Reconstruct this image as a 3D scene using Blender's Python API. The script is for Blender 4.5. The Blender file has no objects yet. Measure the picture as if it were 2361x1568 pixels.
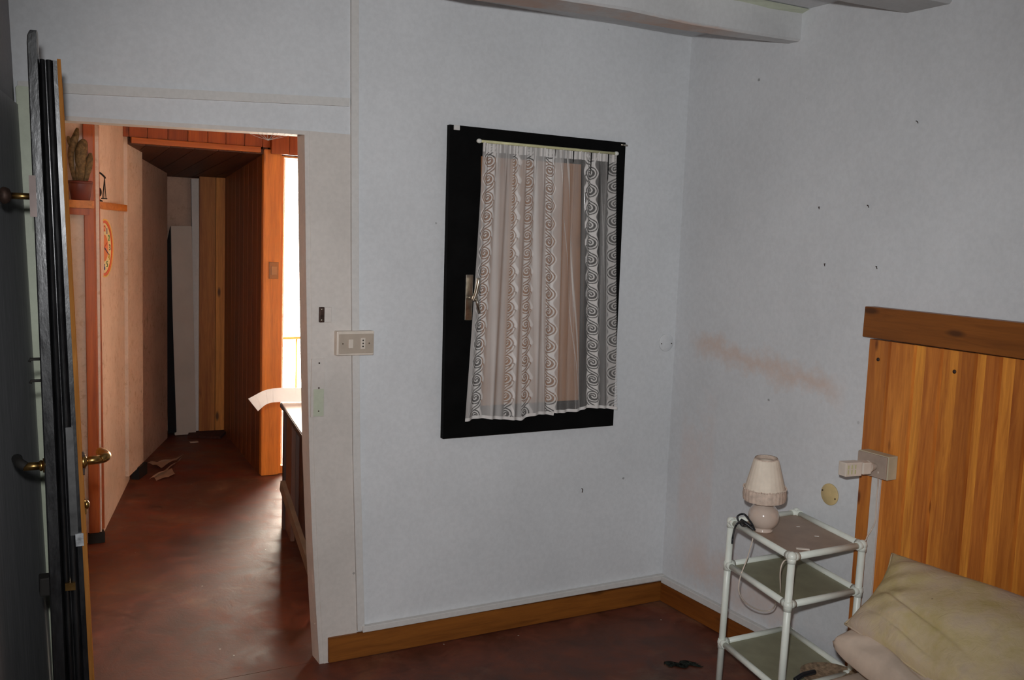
import bpy, bmesh, math, random
import numpy as np
from mathutils import Vector, Matrix
random.seed(7); np.random.seed(7)
PI = math.pi
SC = bpy.context.scene
COL = SC.collection

# ---------------------------------------------------------------- camera
W, H, F = 2361., 1568., 2245.7
CAM = Vector((0, 0, 1.6))
CR = Vector((0.8723151, -0.48754711, 0.03693477))
CU = Vector((0.02040422, 0.11177278, 0.99352429))
CF = Vector((0.4885182, 0.86591262, -0.1074491))
cam = bpy.data.cameras.new('camera'); cam_o = bpy.data.objects.new('camera', cam); COL.objects.link(cam_o)
cam.sensor_fit = 'HORIZONTAL'; cam.sensor_width = 36; cam.lens = 36*F/W; cam.clip_start = .02
m = Matrix((CR, CU, -CF)).transposed().to_4x4(); m.translation = CAM
cam_o.matrix_world = m; SC.camera = cam_o

def P(px, py, x=None, y=None, z=None):
    """the point of a real plane (x=, y= or z= constant) seen along one line of sight; used to measure the room"""
    d = CR*(px-W/2) - CU*(py-H/2) + CF*F
    t = x/d.x if x is not None else (y/d.y if y is not None else (z-1.6)/d.z)
    return CAM + d*t

# ---------------------------------------------------------------- sky, lights, exposure
SC.view_settings.view_transform = 'Standard'; SC.view_settings.look = 'None'
SC.view_settings.exposure = 0.0; SC.view_settings.gamma = 1.0; SC.view_settings.use_curve_mapping = False
wd = bpy.data.worlds.new('sky'); SC.world = wd; wd.use_nodes = True
bg = wd.node_tree.nodes['Background']; bg.inputs[0].default_value = (1.0, .875, .72, 1); bg.inputs[1].default_value = 35

# the camera's own flash, a hand above the lens and a little to its left
fl = bpy.data.lights.new('camera_flash', 'SPOT'); fl.energy = 236; fl.color = (.975, .985, 1)
fl.spot_size = math.radians(84); fl.spot_blend = 1.0; fl.shadow_soft_size = .025
flo = bpy.data.objects.new('camera_flash', fl); COL.objects.link(flo)
fp = CAM - CR*.035 + CU*.12
flo.location = fp
flo.rotation_euler = (CF*1.0 - CU*.03 + CR*.05).to_track_quat('-Z', 'Y').to_euler()
# daylight entering by the hall window
po = bpy.data.lights.new('hall_window_daylight', 'AREA'); po.shape = 'RECTANGLE'; po.size = 1.5; po.size_y = 2.0; po.energy = 1
po.cycles.is_portal = True
poo = bpy.data.objects.new('hall_window_daylight', po); COL.objects.link(poo)
poo.location = (2.46, 6.16, 1.02); poo.rotation_euler = (math.radians(-90), 0, 0)

# ---------------------------------------------------------------- node helpers
def new_mat(name):
    m = bpy.data.materials.new(name); m.use_nodes = True
    nt = m.node_tree; return m, nt, nt.nodes['Principled BSDF']
def N(nt, t, **k):
    n = nt.nodes.new(t)
    for a, b in k.items():
        if a.startswith('i_'): n.inputs[int(a[2:])].default_value = b
        else: setattr(n, a, b)
    return n
def lk(nt, a, b): nt.links.new(a, b)
def coords(nt, scale=(1, 1, 1), world=False, rot=(0, 0, 0)):
    mp = N(nt, 'ShaderNodeMapping'); mp.inputs['Scale'].default_value = scale; mp.inputs['Rotation'].default_value = rot
    if world: g = N(nt, 'ShaderNodeNewGeometry'); lk(nt, g.outputs['Position'], mp.inputs[0])
    else: g = N(nt, 'ShaderNodeTexCoord'); lk(nt, g.outputs['Object'], mp.inputs[0])
    return mp.outputs[0]
def noise(nt, v, scale, detail=4, rough=.55, dist=0):
    n = N(nt, 'ShaderNodeTexNoise'); lk(nt, v, n.inputs['Vector'])
    n.inputs['Scale'].default_value = scale; n.inputs['Detail'].default_value = detail
    n.inputs['Roughness'].default_value = rough; n.inputs['Distortion'].default_value = dist
    return n.outputs['Fac']
def ramp(nt, f, stops):
    r = N(nt, 'ShaderNodeValToRGB'); lk(nt, f, r.inputs[0]); e = r.color_ramp.elements
    while len(e) < len(stops): e.new(.5)
    for q, (p, c) in zip(e, stops): q.position = p; q.color = (c if hasattr(c, '__len__') else (c, c, c)) [:3] + (1,) if hasattr(c, '__len__') else (c, c, c, 1)
    return r.outputs[0]
def mix(nt, f, a, b, mode='MIX'):
    n = N(nt, 'ShaderNodeMix', data_type='RGBA', blend_type=mode)
    if hasattr(f, 'is_linked') or hasattr(f, 'links'): lk(nt, f, n.inputs[0])
    else: n.inputs[0].default_value = f
    for s, i in ((a, 6), (b, 7)):
        if isinstance(s, tuple): n.inputs[i].default_value = s[:3] + (1,)
        else: lk(nt, s, n.inputs[i])
    return n.outputs[2]
def bump(nt, bs, h, strength=.3, dist=.01):
    b = N(nt, 'ShaderNodeBump'); b.inputs['Strength'].default_value = strength; b.inputs['Distance'].default_value = dist
    lk(nt, h, b.inputs['Height']); lk(nt, b.outputs[0], bs.inputs['Normal'])
def math_n(nt, op, a, b=None, c=None, clamp=False):
    n = N(nt, 'ShaderNodeMath', operation=op, use_clamp=clamp)
    for i, s in enumerate((a, b, c)):
        if s is None: continue
        if isinstance(s, (int, float)): n.inputs[i].default_value = s
        else: lk(nt, s, n.inputs[i])
    return n.outputs[0]

def plain(name, col, rough=.5, metal=0., var=.12, nscale=12, bmp=0., spec=None, coat=0, emit=None):
    m, nt, bs = new_mat(name)
    v = coords(nt); f = noise(nt, v, nscale, 5)
    c2 = tuple(max(0, c*(1-var*2)) for c in col); c1 = tuple(min(1, c*(1+var)) for c in col)
    lk(nt, ramp(nt, f, [(.3, c2), (.7, c1)]), bs.inputs['Base Color'])
    bs.inputs['Roughness'].default_value = rough; bs.inputs['Metallic'].default_value = metal
    if spec is not None: bs.inputs['Specular IOR Level'].default_value = spec
    if coat: bs.inputs['Coat Weight'].default_value = coat
    if bmp: bump(nt, bs, noise(nt, v, nscale*3, 4), bmp, .004)
    return m

def wood(name, dark, light, axis='Z', rough=.45, knots=1.0, kscale=1.0, tone=.55, knotcol=None, coat=0.0, spec=.5):
    """boards: stretched grain, a few knots, each board its own tone through the 'tone' face attribute"""
    m, nt, bs = new_mat(name)
    at = N(nt, 'ShaderNodeAttribute', attribute_name='tone')
    sc = {'X': (.07, 1, 1), 'Y': (1, .07, 1), 'Z': (1, 1, .07)}[axis]
    tc = N(nt, 'ShaderNodeTexCoord'); ad = N(nt, 'ShaderNodeVectorMath', operation='ADD')
    lk(nt, tc.outputs['Object'], ad.inputs[0])
    sh = N(nt, 'ShaderNodeVectorMath', operation='SCALE'); lk(nt, at.outputs['Color'], sh.inputs[0]); sh.inputs['Scale'].default_value = 9.
    lk(nt, sh.outputs[0], ad.inputs[1])
    mp = N(nt, 'ShaderNodeMapping'); mp.inputs['Scale'].default_value = sc; lk(nt, ad.outputs[0], mp.inputs[0]); v = mp.outputs[0]
    g1 = noise(nt, v, 70, 6, .65, .8); g2 = noise(nt, v, 9, 3, .5, 1.5)
    mx = math_n(nt, 'ADD', math_n(nt, 'MULTIPLY', g1, .5), math_n(nt, 'MULTIPLY', g2, .5))
    mid = tuple((a+b)/2 for a, b in zip(dark, light))
    c = ramp(nt, mx, [(.34, dark), (.5, mid), (.66, light)])
    tn = ramp(nt, at.outputs['Fac'], [(0, (1-tone*.45, 1-tone*.5, 1-tone*.55)), (.5, (1., 1., 1.)), (1, (1+tone*.3, 1+tone*.55, 1+tone*.35))])
    c = mix(nt, 1.0, c, tn, 'MULTIPLY')
    if knots:
        ks = {'X': (3.0, 9, 9), 'Y': (9, 3.0, 9), 'Z': (9, 9, 3.0)}[axis]
        mk = N(nt, 'ShaderNodeMapping'); mk.inputs['Scale'].default_value = tuple(k*kscale for k in ks); lk(nt, ad.outputs[0], mk.inputs[0])
        vo = N(nt, 'ShaderNodeTexVoronoi'); lk(nt, mk.outputs[0], vo.inputs['Vector']); vo.inputs['Scale'].default_value = 1.
        kf = ramp(nt, vo.outputs['Distance'], [(.06, 1.0), (.13, .0)])
        kf = math_n(nt, 'MULTIPLY', kf, .85*knots)
        kc = knotcol or tuple(x*.22 for x in dark)
        c = mix(nt, kf, c, kc)
    lk(nt, c, bs.inputs['Base Color'])
    bs.inputs['Roughness'].default_value = rough; bs.inputs['Specular IOR Level'].default_value = spec
    if coat: bs.inputs['Coat Weight'].default_value = coat; bs.inputs['Coat Roughness'].default_value = .25
    bump(nt, bs, g1, .12, .002)
    return m

def plaster(name, col, rough=.9, speck=.5, blotch=.10, warm=None, streaks=(), mould=0., mouldcol=(.16, .11, .05), bmp=.25):
    """old distemper: faint blotches, dark specks, stains placed where the wall has them (world position)"""
    m, nt, bs = new_mat(name)
    v = coords(nt, world=True)
    f = noise(nt, v, 1.6, 6, .6)
    lo = tuple(c*(1-blotch) for c in col)
    c = ramp(nt, f, [(.35, lo), (.65, col)])
    fine = noise(nt, v, 60, 3, .6)
    c = mix(nt, .10, c, ramp(nt, fine, [(.35, .35), (.65, 1.0)]), 'MULTIPLY')
    if speck:
        vo = N(nt, 'ShaderNodeTexVoronoi'); lk(nt, v, vo.inputs['Vector']); vo.inputs['Scale'].default_value = 6.5
        wob = noise(nt, v, 90, 2)
        d = math_n(nt, 'ADD', vo.outputs['Distance'], math_n(nt, 'MULTIPLY', wob, .05))
        sf = ramp(nt, d, [(.052, 1), (.066, 0)])
        gate = ramp(nt, noise(nt, v, 2.2, 2), [(.48, 0.), (.56, 1.)])
        sf = math_n(nt, 'MULTIPLY', math_n(nt, 'MULTIPLY', sf, gate), speck)
        c = mix(nt, sf, c, (.10, .10, .09))
    if mould:
        g = noise(nt, v, 26, 8, .75); b = noise(nt, v, 3.0, 4, .6)
        mf = math_n(nt, 'MULTIPLY', ramp(nt, g, [(.52, 0), (.64, 1)]), ramp(nt, b, [(.38, .15), (.62, 1)]))
        c = mix(nt, math_n(nt, 'MULTIPLY', mf, mould), c, mouldcol)
    if streaks:
        sp = N(nt, 'ShaderNodeSeparateXYZ'); lk(nt, v, sp.inputs[0])
        for (ax, a0, a1, z0, z1, half, colr, amt) in streaks:
            a = sp.outputs[ax]
            t = math_n(nt, 'DIVIDE', math_n(nt, 'SUBTRACT', a, a0), a1-a0)
            zc = math_n(nt, 'ADD', math_n(nt, 'MULTIPLY', t, z1-z0), z0)
            nz = math_n(nt, 'MULTIPLY', math_n(nt, 'SUBTRACT', noise(nt, v, 9, 5, .7), .5), half*3)
            dz = math_n(nt, 'ABSOLUTE', math_n(nt, 'ADD', math_n(nt, 'SUBTRACT', sp.outputs[2], zc), nz))
            w = math_n(nt, 'SUBTRACT', 1.0, math_n(nt, 'DIVIDE', dz, half), clamp=True)
            e = math_n(nt, 'MULTIPLY', math_n(nt, 'MULTIPLY', t, 8, clamp=True), math_n(nt, 'MULTIPLY', math_n(nt, 'SUBTRACT', 1.0, t), 8, clamp=True))
            c = mix(nt, math_n(nt, 'MULTIPLY', math_n(nt, 'MULTIPLY', w, e), amt), c, colr)
    lk(nt, c, bs.inputs['Base Color'])
    bs.inputs['Roughness'].default_value = rough; bs.inputs['Specular IOR Level'].default_value = .2
    h = math_n(nt, 'ADD', noise(nt, v, 3.5, 5, .6), math_n(nt, 'MULTIPLY', fine, .12))
    bump(nt, bs, h, bmp, .012)
    return m

# ---------------------------------------------------------------- mesh helpers
def put(bm, verts, faces, tone=None):
    vs = [bm.verts.new(v) for v in verts]; out = []
    lay = bm.faces.layers.float.get('tone') or bm.faces.layers.float.new('tone')
    for f in faces:
        try: q = bm.faces.new([vs[i] for i in f]); q[lay] = tone if tone is not None else 0.4; out.append(q)
        except ValueError: pass
    return out
def box(bm, a, b, bev=0, tone=None, mtx=None):
    x0, y0, z0 = a; x1, y1, z1 = b
    t = bmesh.new()
    vs = [(x0,y0,z0),(x1,y0,z0),(x1,y1,z0),(x0,y1,z0),(x0,y0,z1),(x1,y0,z1),(x1,y1,z1),(x0,y1,z1)]
    put(t, vs, [(0,3,2,1),(4,5,6,7),(0,1,5,4),(1,2,6,5),(2,3,7,6),(3,0,4,7)], tone)
    if bev: bmesh.ops.bevel(t, geom=list(t.edges), offset=bev, segments=2, affect='EDGES', profile=.6)
    merge(bm, t, mtx)
def merge(bm, t, mtx=None):
    if mtx is not None: t.transform(mtx)
    la = bm.faces.layers.float.get('tone') or bm.faces.layers.float.new('tone')
    lb = t.faces.layers.float.get('tone') or t.faces.layers.float.new('tone')
    t.verts.ensure_lookup_table(); mp = {}
    for v in t.verts: mp[v] = bm.verts.new(v.co)
    for f in t.faces:
        try: q = bm.faces.new([mp[v] for v in f.verts]); q[la] = f[lb]; q.smooth = f.smooth
        except ValueError: pass
    t.free()
def loft(bm, rings, cap=True, tone=None, smooth=False, closed=True):
    n = len(rings[0]); vs = [p for r in rings for p in r]; fs = []
    for i in range(len(rings)-1):
        for j in range(n if closed else n-1):
            k = (j+1) % n; fs.append((i*n+j, i*n+k, (i+1)*n+k, (i+1)*n+j))
    if cap: fs += [tuple(range(n))[::-1], tuple(range((len(rings)-1)*n, len(rings)*n))]
    q = put(bm, vs, fs, tone)
    if smooth:
        for f in q: f.smooth = len(f.verts) == 4
def tube(bm, pts, r, seg=10, cap=True, tone=None, rr=None):
    pts = [Vector(p) for p in pts]; rings = []
    prev = None
    for i, p in enumerate(pts):
        d = (pts[min(i+1, len(pts)-1)] - pts[max(i-1, 0)]).normalized()
        if prev is None: u = d.orthogonal().normalized()
        else:
            u = prev - d*prev.dot(d); u = u.normalized() if u.length > 1e-6 else d.orthogonal().normalized()
        prev = u; w = d.cross(u); q = rr[i] if rr else r
        rings.append([p + (u*math.cos(2*PI*k/seg) + w*math.sin(2*PI*k/seg))*q for k in range(seg)])
    loft(bm, rings, cap, tone, True)
def spline(pts, n=8):
    pts = [Vector(p) for p in pts]; out = []
    for i in range(len(pts)-1):
        p0 = pts[max(i-1, 0)]; p1 = pts[i]; p2 = pts[i+1]; p3 = pts[min(i+2, len(pts)-1)]
        for k in range(n):
            t = k/n; out.append(.5*((2*p1)+(p2-p0)*t+(2*p0-5*p1+4*p2-p3)*t*t+(3*p1-p0-3*p2+p3)*t**3))
    out.append(pts[-1]); return out
def lathe(bm, c, prof, seg=32, mtx=None, tone=None, ripple=None):
    t = bmesh.new(); rings = []
    for i, (r, z) in enumerate(prof):
        rings.append([((r*(1+(ripple(i, k) if ripple else 0)))*math.cos(2*PI*k/seg), (r*(1+(ripple(i, k) if ripple else 0)))*math.sin(2*PI*k/seg), z) for k in range(seg)])
    loft(t, rings, True, tone, True)
    t.transform(Matrix.Translation(Vector(c)) @ (mtx or Matrix.Identity(4)))
    merge(bm, t)
def sphere(bm, c, r, sx=1, sy=1, sz=1, seg=16, tone=None, mtx=None):
    pr = [(max(1e-4, math.sin(PI*i/10)), -math.cos(PI*i/10)) for i in range(11)]
    lathe(bm, c, pr, seg, (mtx or Matrix.Identity(4)) @ Matrix.Diagonal((r*sx, r*sy, r*sz, 1)), tone)
def prism(bm, poly, axis, a, b, tone=None, bev=0):
    """poly of 2-D points, extruded along axis from a to b"""
    def mk(p, t): return {'X': (t, p[0], p[1]), 'Y': (p[0], t, p[1]), 'Z': (p[0], p[1], t)}[axis]
    t = bmesh.new(); n = len(poly)
    put(t, [mk(p, a) for p in poly]+[mk(p, b) for p in poly],
        [tuple(range(n)), tuple(range(n, 2*n))[::-1]]+[(i, (i+1) % n, (i+1) % n+n, i+n) for i in range(n)], tone)
    bmesh.ops.recalc_face_normals(t, faces=t.faces)
    if bev: bmesh.ops.bevel(t, geom=list(t.edges), offset=bev, segments=2, affect='EDGES')
    merge(bm, t)
def BM(): return bmesh.new()
def sub(t, mtx):
    return Matrix(mtx)
def obj(name, bm, mat, parent=None, smooth=False, keep=True, at=None):
    bmesh.ops.recalc_face_normals(bm, faces=bm.faces)
    if smooth:
        for f in bm.faces: f.smooth = True
    me = bpy.data.meshes.new(name)
    co = [v.co for v in bm.verts]
    c = Vector(((min(p.x for p in co)+max(p.x for p in co))/2, (min(p.y for p in co)+max(p.y for p in co))/2, min(p.z for p in co)))
    if at is not None: c = Vector(at)
    bm.transform(Matrix.Translation(-c)); bm.to_mesh(me); bm.free()
    me.materials.append(mat)
    o = bpy.data.objects.new(name, me); COL.objects.link(o); o.location = c
    if parent is not None:
        o.parent = parent
        w = Vector((0, 0, 0)); q = parent
        while q is not None: w += Vector(q.location); q = q.parent
        o.location = c - w
    return o
def tag(o, label=None, cat=None, group=None, kind=None):
    for k, v in (('label', label), ('category', cat), ('group', group), ('kind', kind)):
        if v: o[k] = v
    return o
def thing(name, loc, label, cat, group=None, kind=None):
    o = bpy.data.objects.new(name, None); COL.objects.link(o); o.location = loc; o.empty_display_size = .05
    return tag(o, label, cat, group, kind)
def struct(name, bm, mat, label=None, cat=None, parent=None):
    o = obj(name, bm, mat, parent)
    return tag(o, label, cat, None, 'structure')

YB = 3.327      # room face of the partition wall
XR = 2.691      # room face of the right wall
ZC = 2.455      # ceiling
TH = .075       # thickness of the partition

# ---------------------------------------------------------------- materials of the shell
M = {}
ORG = (.62, .36, .22)
M['wall'] = plaster('white_distemper', (.70, .715, .73), speck=.55)
M['wall_r'] = plaster('white_distemper_stained', (.68, .695, .71), speck=.6,
    streaks=[(1, 3.24, 2.36, 1.185, 1.09, .065, ORG, .42), (1, 3.26, 3.02, .55, .5, .42, (.66, .52, .47), .35), (1, 3.2, 2.5, .25, .2, .12, (.66, .50, .42), .5)])
M['ceil'] = plaster('ceiling_distemper', (.66, .67, .68), speck=.2)
M['casing'] = plaster('casing_paint', (.68, .635, .59), speck=.5, blotch=.16, rough=.6)
M['trunk'] = plaster('trunking_paint', (.66, .645, .62), speck=.1, blotch=.08, rough=.6, bmp=.08)
M['green_white'] = plaster('yellowed_gloss_paint', (.60, .64, .50), speck=.3, blotch=.2, rough=.4)
M['plas_hall'] = plaster('mouldy_cream_plaster', (.82, .69, .57), speck=.4, blotch=.22, mould=.6, mouldcol=(.42, .27, .13))
M['plas_corr'] = plaster('mouldy_grey_plaster', (.64, .44, .34), speck=.4, blotch=.25, mould=.7, mouldcol=(.28, .19, .10))
M['base'] = wood('stained_skirting', (.15, .045, .005), (.30, .10, .013), 'X', .5, knots=.5)
M['base_y'] = wood('stained_skirting_side', (.15, .040, .004), (.28, .085, .01), 'Y', .5, knots=.5)
M['pine'] = wood('varnished_pine', (.36, .088, .014), (.76, .27, .040), 'Z', .42, knots=1, kscale=1.35, tone=1.0, knotcol=(.10, .02, .004), coat=.25)
M['pine_rail'] = wood('varnished_pine_rail', (.17, .05, .006), (.30, .095, .013), 'Y', .45, knots=.9, tone=.2, knotcol=(.04, .012, .003))
M['orange'] = wood('orange_varnished_board', (.52, .15, .018), (.85, .30, .035), 'Z', .4, knots=.9, knotcol=(.13, .03, .004), coat=.3, kscale=.8)
M['orange_dark'] = wood('dark_varnished_board', (.28, .055, .008), (.50, .12, .015), 'Z', .4, knots=.7, tone=.8)
M['orange_x'] = wood('orange_varnished_board_flat', (.36, .09, .012), (.62, .19, .025), 'X', .4, knots=.3)
M['brown_panel'] = wood('dark_brown_panelling', (.15, .04, .006), (.34, .10, .018), 'Z', .5, knots=.3, tone=.5)

def floor_mat():
    m, nt, bs = new_mat('worn_red_lino')
    v = coords(nt, world=True)
    a = noise(nt, v, 1.3, 5, .6, .6); b = noise(nt, v, 7, 7, .7, .5); d = noise(nt, v, 55, 3, .6)
    c = ramp(nt, a, [(.33, (.080, .028, .014)), (.5, (.15, .042, .022)), (.66, (.19, .080, .036))])
    c2 = ramp(nt, b, [(.3, (.35, .32, .30)), (.52, (.85, .8, .78)), (.72, (1.35, 1.2, 1.0))])
    c = mix(nt, .8, c, c2, 'MULTIPLY')
    # pale worn patches
    sp = N(nt, 'ShaderNodeMapping'); sp.inputs['Scale'].default_value = (1, 1, 1)
    w = math_n(nt, 'MULTIPLY', ramp(nt, noise(nt, v, 2.1, 6, .7), [(.55, 0), (.72, 1)]), .35)
    c = mix(nt, w, c, (.30, .18, .11))
    vo = N(nt, 'ShaderNodeTexVoronoi'); lk(nt, v, vo.inputs['Vector']); vo.inputs['Scale'].default_value = 9
    wob = noise(nt, v, 120, 2)
    dd = math_n(nt, 'ADD', vo.outputs['Distance'], math_n(nt, 'MULTIPLY', wob, .05))
    sf = ramp(nt, dd, [(.048, 1), (.06, 0)])
    c = mix(nt, math_n(nt, 'MULTIPLY', sf, .8), c, (.55, .48, .40))
    lk(nt, c, bs.inputs['Base Color'])
    lk(nt, ramp(nt, b, [(.3, .45), (.7, .68)]), bs.inputs['Roughness'])
    bs.inputs['Specular IOR Level'].default_value = .4
    bump(nt, bs, math_n(nt, 'ADD', b, math_n(nt, 'MULTIPLY', d, .2)), .25, .006)
    return m
M['floor'] = floor_mat()

# ---------------------------------------------------------------- the shell
bm = BM(); box(bm, (-1.0, -.9, -.05), (3.4, YB+.02, 0)); box(bm, (-.4, YB+.023, -.05), (3.4, 8.2, 0)); struct('floor', bm, M['floor'])
bm = BM(); box(bm, (-1.0, -.9, ZC), (XR+.12, YB+TH, ZC+.06)); struct('ceiling', bm, M['ceil'])

# partition with doorway and window opening, its right jamb follows the crooked casing
jamb = [P(709, 302, y=YB), P(711, 480, y=YB), P(713, 650, y=YB), P(716, 850, y=YB), P(720, 1050, y=YB), P(727, 1250, y=YB), P(735, 1400, y=YB), P(742, 1512, y=YB)]
jz = [(p.x, p.z) for p in jamb]; jz[-1] = (jz[-1][0]+.002, 0)
ZD0 = P(150, 268, y=YB).z; ZD1 = jz[0][1]; XD = .245
WX0, WX1, WZ0, WZ1 = 1.60, 2.365, .83, 1.975
bm = BM()
prism(bm, [(-.4, 0), (XD, 0), (XD, ZD0), (-.4, ZD0)], 'Y', YB, YB+TH)
prism(bm, [(-.4, ZD0), (XD, ZD0), (jz[0][0], ZD1), (1.45, ZD1), (1.45, 2.5), (-.4, 2.5)], 'Y', YB, YB+TH)
for (xa, za), (xb, zb) in zip(jz, jz[1:]): prism(bm, [(xa, za), (1.45, za), (1.45, zb), (xb, zb)], 'Y', YB, YB+TH)
prism(bm, [(1.45, 0), (XR+.1, 0), (XR+.1, WZ0), (1.45, WZ0)], 'Y', YB, YB+TH)
prism(bm, [(1.45, WZ1), (XR+.1, WZ1), (XR+.1, 2.5), (1.45, 2.5)], 'Y', YB, YB+TH)
prism(bm, [(1.45, WZ0), (WX0, WZ0), (WX0, WZ1), (1.45, WZ1)], 'Y', YB, YB+TH)
prism(bm, [(WX1, WZ0), (XR+.1, WZ0), (XR+.1, WZ1), (WX1, WZ1)], 'Y', YB, YB+TH)
struct('wall_back', bm, M['wall'])
bm = BM(); box(bm, (XR, -.9, 0), (XR+.1, YB, ZC+.02)); struct('wall_right', bm, M['wall_r'])
bm = BM(); box(bm, (-1.0, -.9, 0), (XR, -.8, ZC+.02)); struct('wall_front', bm, M['wall'])
# left wall, slanting away from the camera
def xl(y, z): return (.128 + (2.232-z)*.040) + (y-YB)*.165
def lw(y, z): return (xl(y, z), y, z)
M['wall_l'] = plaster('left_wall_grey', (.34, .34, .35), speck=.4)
bm = BM(); put(bm, [lw(YB, 0), lw(-.8, 0), lw(-.8, ZC), lw(YB, ZC), (-1.0, YB, 0), (-1.0, -.8, 0), (-1.0, -.8, ZC), (-1.0, YB, ZC)],
    [(0, 3, 2, 1), (4, 5, 6, 7), (0, 1, 5, 4), (2, 3, 7, 6), (1, 2, 6, 5), (3, 0, 4, 7)])
struct('wall_left', bm, M['wall_l'])
def scratched():
    m, nt, bs = new_mat('dark_grey_scuffed_paint')
    v = coords(nt, (1, 1, .08), world=True)
    s = noise(nt, v, 60, 4, .7)
    c = ramp(nt, s, [(.3, (.30, .305, .31)), (.6, (.42, .42, .43)), (.72, (.50, .50, .51)), (.80, (.5, .5, .5))])
    lk(nt, c, bs.inputs['Base Color']); bs.inputs['Roughness'].default_value = .6
    return m
M['dark_panel'] = scratched()
bm = BM()
a, b = 1.93, 0.0
v = [lw(YB, b), lw(-.8, b), lw(-.8, a), lw(YB, a)]
put(bm, v+[(p[0]+.012, p[1]-.0, p[2]) for p in v], [(0, 1, 2, 3), (4, 7, 6, 5), (0, 4, 5, 1), (1, 5, 6, 2), (2, 6, 7, 3), (3, 7, 4, 0)])
struct('trim_1', bm, M['dark_panel'], 'dark grey scuffed dado panelling along the left wall', 'panelling')

# door casing on the room side, head and both legs
bm = BM()
prism(bm, [(XD, ZD0), (jz[0][0], ZD1), (jz[0][0], ZD1-.0), (XD, ZD0)][:2]+[(jz[0][0], ZD1-.014), (XD, ZD0-.014)], 'Y', YB-.0055, YB+TH+.004)
for (xa, za), (xb, zb) in zip(jz, jz[1:]): prism(bm, [(xa-.012, za), (xa+.004, za), (xb+.004, zb), (xb-.012, zb)], 'Y', YB-.004, YB+TH+.004)
cx = [P(808, 1, y=YB).x, P(822, 1450, y=YB).x]
def condx(z): 
    t = [(2.455, 1.182), (2.39, 1.184), (1.9, 1.193), (1.41, 1.204), (.76, 1.223), (.109, 1.254), (0, 1.258)]
    for (za, xa), (zb, xb) in zip(t, t[1:]):
        if za >= z >= zb: return xa+(xb-xa)*(za-z)/(za-zb)
    return t[-1][1]
struct('trim_2', bm, M['casing'], 'pinkish worn lining around the doorway opening', 'door lining')
bm = BM()
for (xa, za), (xb, zb) in zip(jz, jz[1:]):
    wa = .075+.02*(1-za/2); wb = .075+.02*(1-zb/2)
    prism(bm, [(xa+.004, za), (condx(za)-.001, za), (condx(zb)-.001, zb), (xb+.004, zb)], 'Y', YB-.006, YB+.002)
struct('trim_3', bm, M['casing'], 'wide off-white casing board right of the doorway', 'door casing')
bm = BM()
put_l = [(.146, 0), (XD, 0), (XD, 1.99), (.146, 1.99)]
prism(bm, [(.212, 0), (XD, 0), (XD, 1.985), (.142, 1.985)], 'Y', YB-.03, YB+.002, bev=.003)
struct('trim_4', bm, M['green_white'], 'yellowed greenish door post behind the open door', 'door post')

bm = BM(); box(bm, (XD, YB-.004, .003), (XD+.012, YB+TH+.004, ZD0-.015), .001)
struct('trim_25', bm, wood('tan_door_lining', (.22, .12, .04), (.40, .24, .09), 'Z', 1.0, knots=.2, spec=.0), 'tan wooden lining on the hinge side of the doorway', 'door lining')
# flat trunking up the wall and lath above the doorway
bm = BM()
zs = [ZC, 1.9, 1.41, .76, .105]
for za, zb in zip(zs, zs[1:]):
    prism(bm, [(condx(za), za), (condx(za)+.027, za), (condx(zb)+.027, zb), (condx(zb), zb)], 'Y', YB-.014, YB+.001)
struct('trim_5', bm, M['trunk'], 'vertical flat cable trunking right of the doorway', 'trunking')
bm = BM()
r0, r1, u0, u1 = P(40, 208, y=YB), P(806, 246, y=YB), P(40, 184, y=YB), P(806, 227, y=YB)
prism(bm, [(r0.x, r0.z-.004), (1.184, r1.z), (1.184, u1.z), (r0.x, u0.z-.004)], 'Y', YB-.012, YB+.001)
struct('trim_6', bm, M['trunk'], 'horizontal painted lath above the doorway', 'lath')
# skirting, back and right, with the pale strip above
bm = BM(); prism(bm, [(1.142, 0.003), (XR, 0.003), (XR, .088), (1.14, .098)], 'Y', YB-.018, YB, tone=.4, bev=.002); struct('baseboard_back', bm, M['base'])
bm = BM(); prism(bm, [(YB-.018, 0.003), (YB-.018, .088), (1.0, .088), (1.0, .003)], 'X', XR-.018, XR, tone=.4, bev=.002); struct('baseboard_right', bm, M['base_y'])
bm = BM(); box(bm, (1.272, YB-.022, .0985), (XR, YB, .122), .003); struct('trim_7', bm, M['trunk'], 'pale strip on top of the back skirting board', 'strip')
bm = BM(); box(bm, (XR-.022, 2.3, .0885), (XR, YB-.022, .118), .003); struct('trim_8', bm, M['trunk'], 'pale strip on top of the right skirting board', 'strip')

# ceiling beams, hewn and uneven
def beam(name, yn, yf0, yf1, zb0, zb1, label):
    bm = BM(); rings = []
    for i in range(15):
        t = i/14; x = -.9+(XR+.9)*t; tt = max(0, (x-1.4)/(XR-1.4)) if x > 1.4 else 0
        yf = yf0+(yf1-yf0)*tt; zb = zb0+(zb1-zb0)*t + .004*math.sin(i*1.9)
        yn_ = yn+.004*math.sin(i*2.7)
        rings.append([(x, yn_, ZC+.02), (x, yn_, zb+.008), (x, yn_+.008, zb), (x, yf-.008, zb), (x, yf, zb+.008), (x, yf, ZC+.02)])
    loft(bm, rings); return struct(name, bm, M['beam'], label, 'ceiling beam')
M['beam'] = plaster('beam_distemper', (.60, .60, .60), speck=.2, blotch=.2, streaks=[(0, 1.2, 2.45, 2.339, 2.339, .006, (.50, .27, .16), .5)])
beam('trim_9', 2.70, 2.88, 2.765, 2.345, 2.340, 'whitewashed ceiling beam nearest the window wall')
beam('trim_10', 2.07, 2.245, 2.245, 2.36, 2.36, 'whitewashed ceiling beam second from the window wall')
beam('trim_11', 1.45, 1.62, 1.62, 2.36, 2.36, 'whitewashed ceiling beam third from the window wall')
bm = BM(); rings = []
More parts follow.
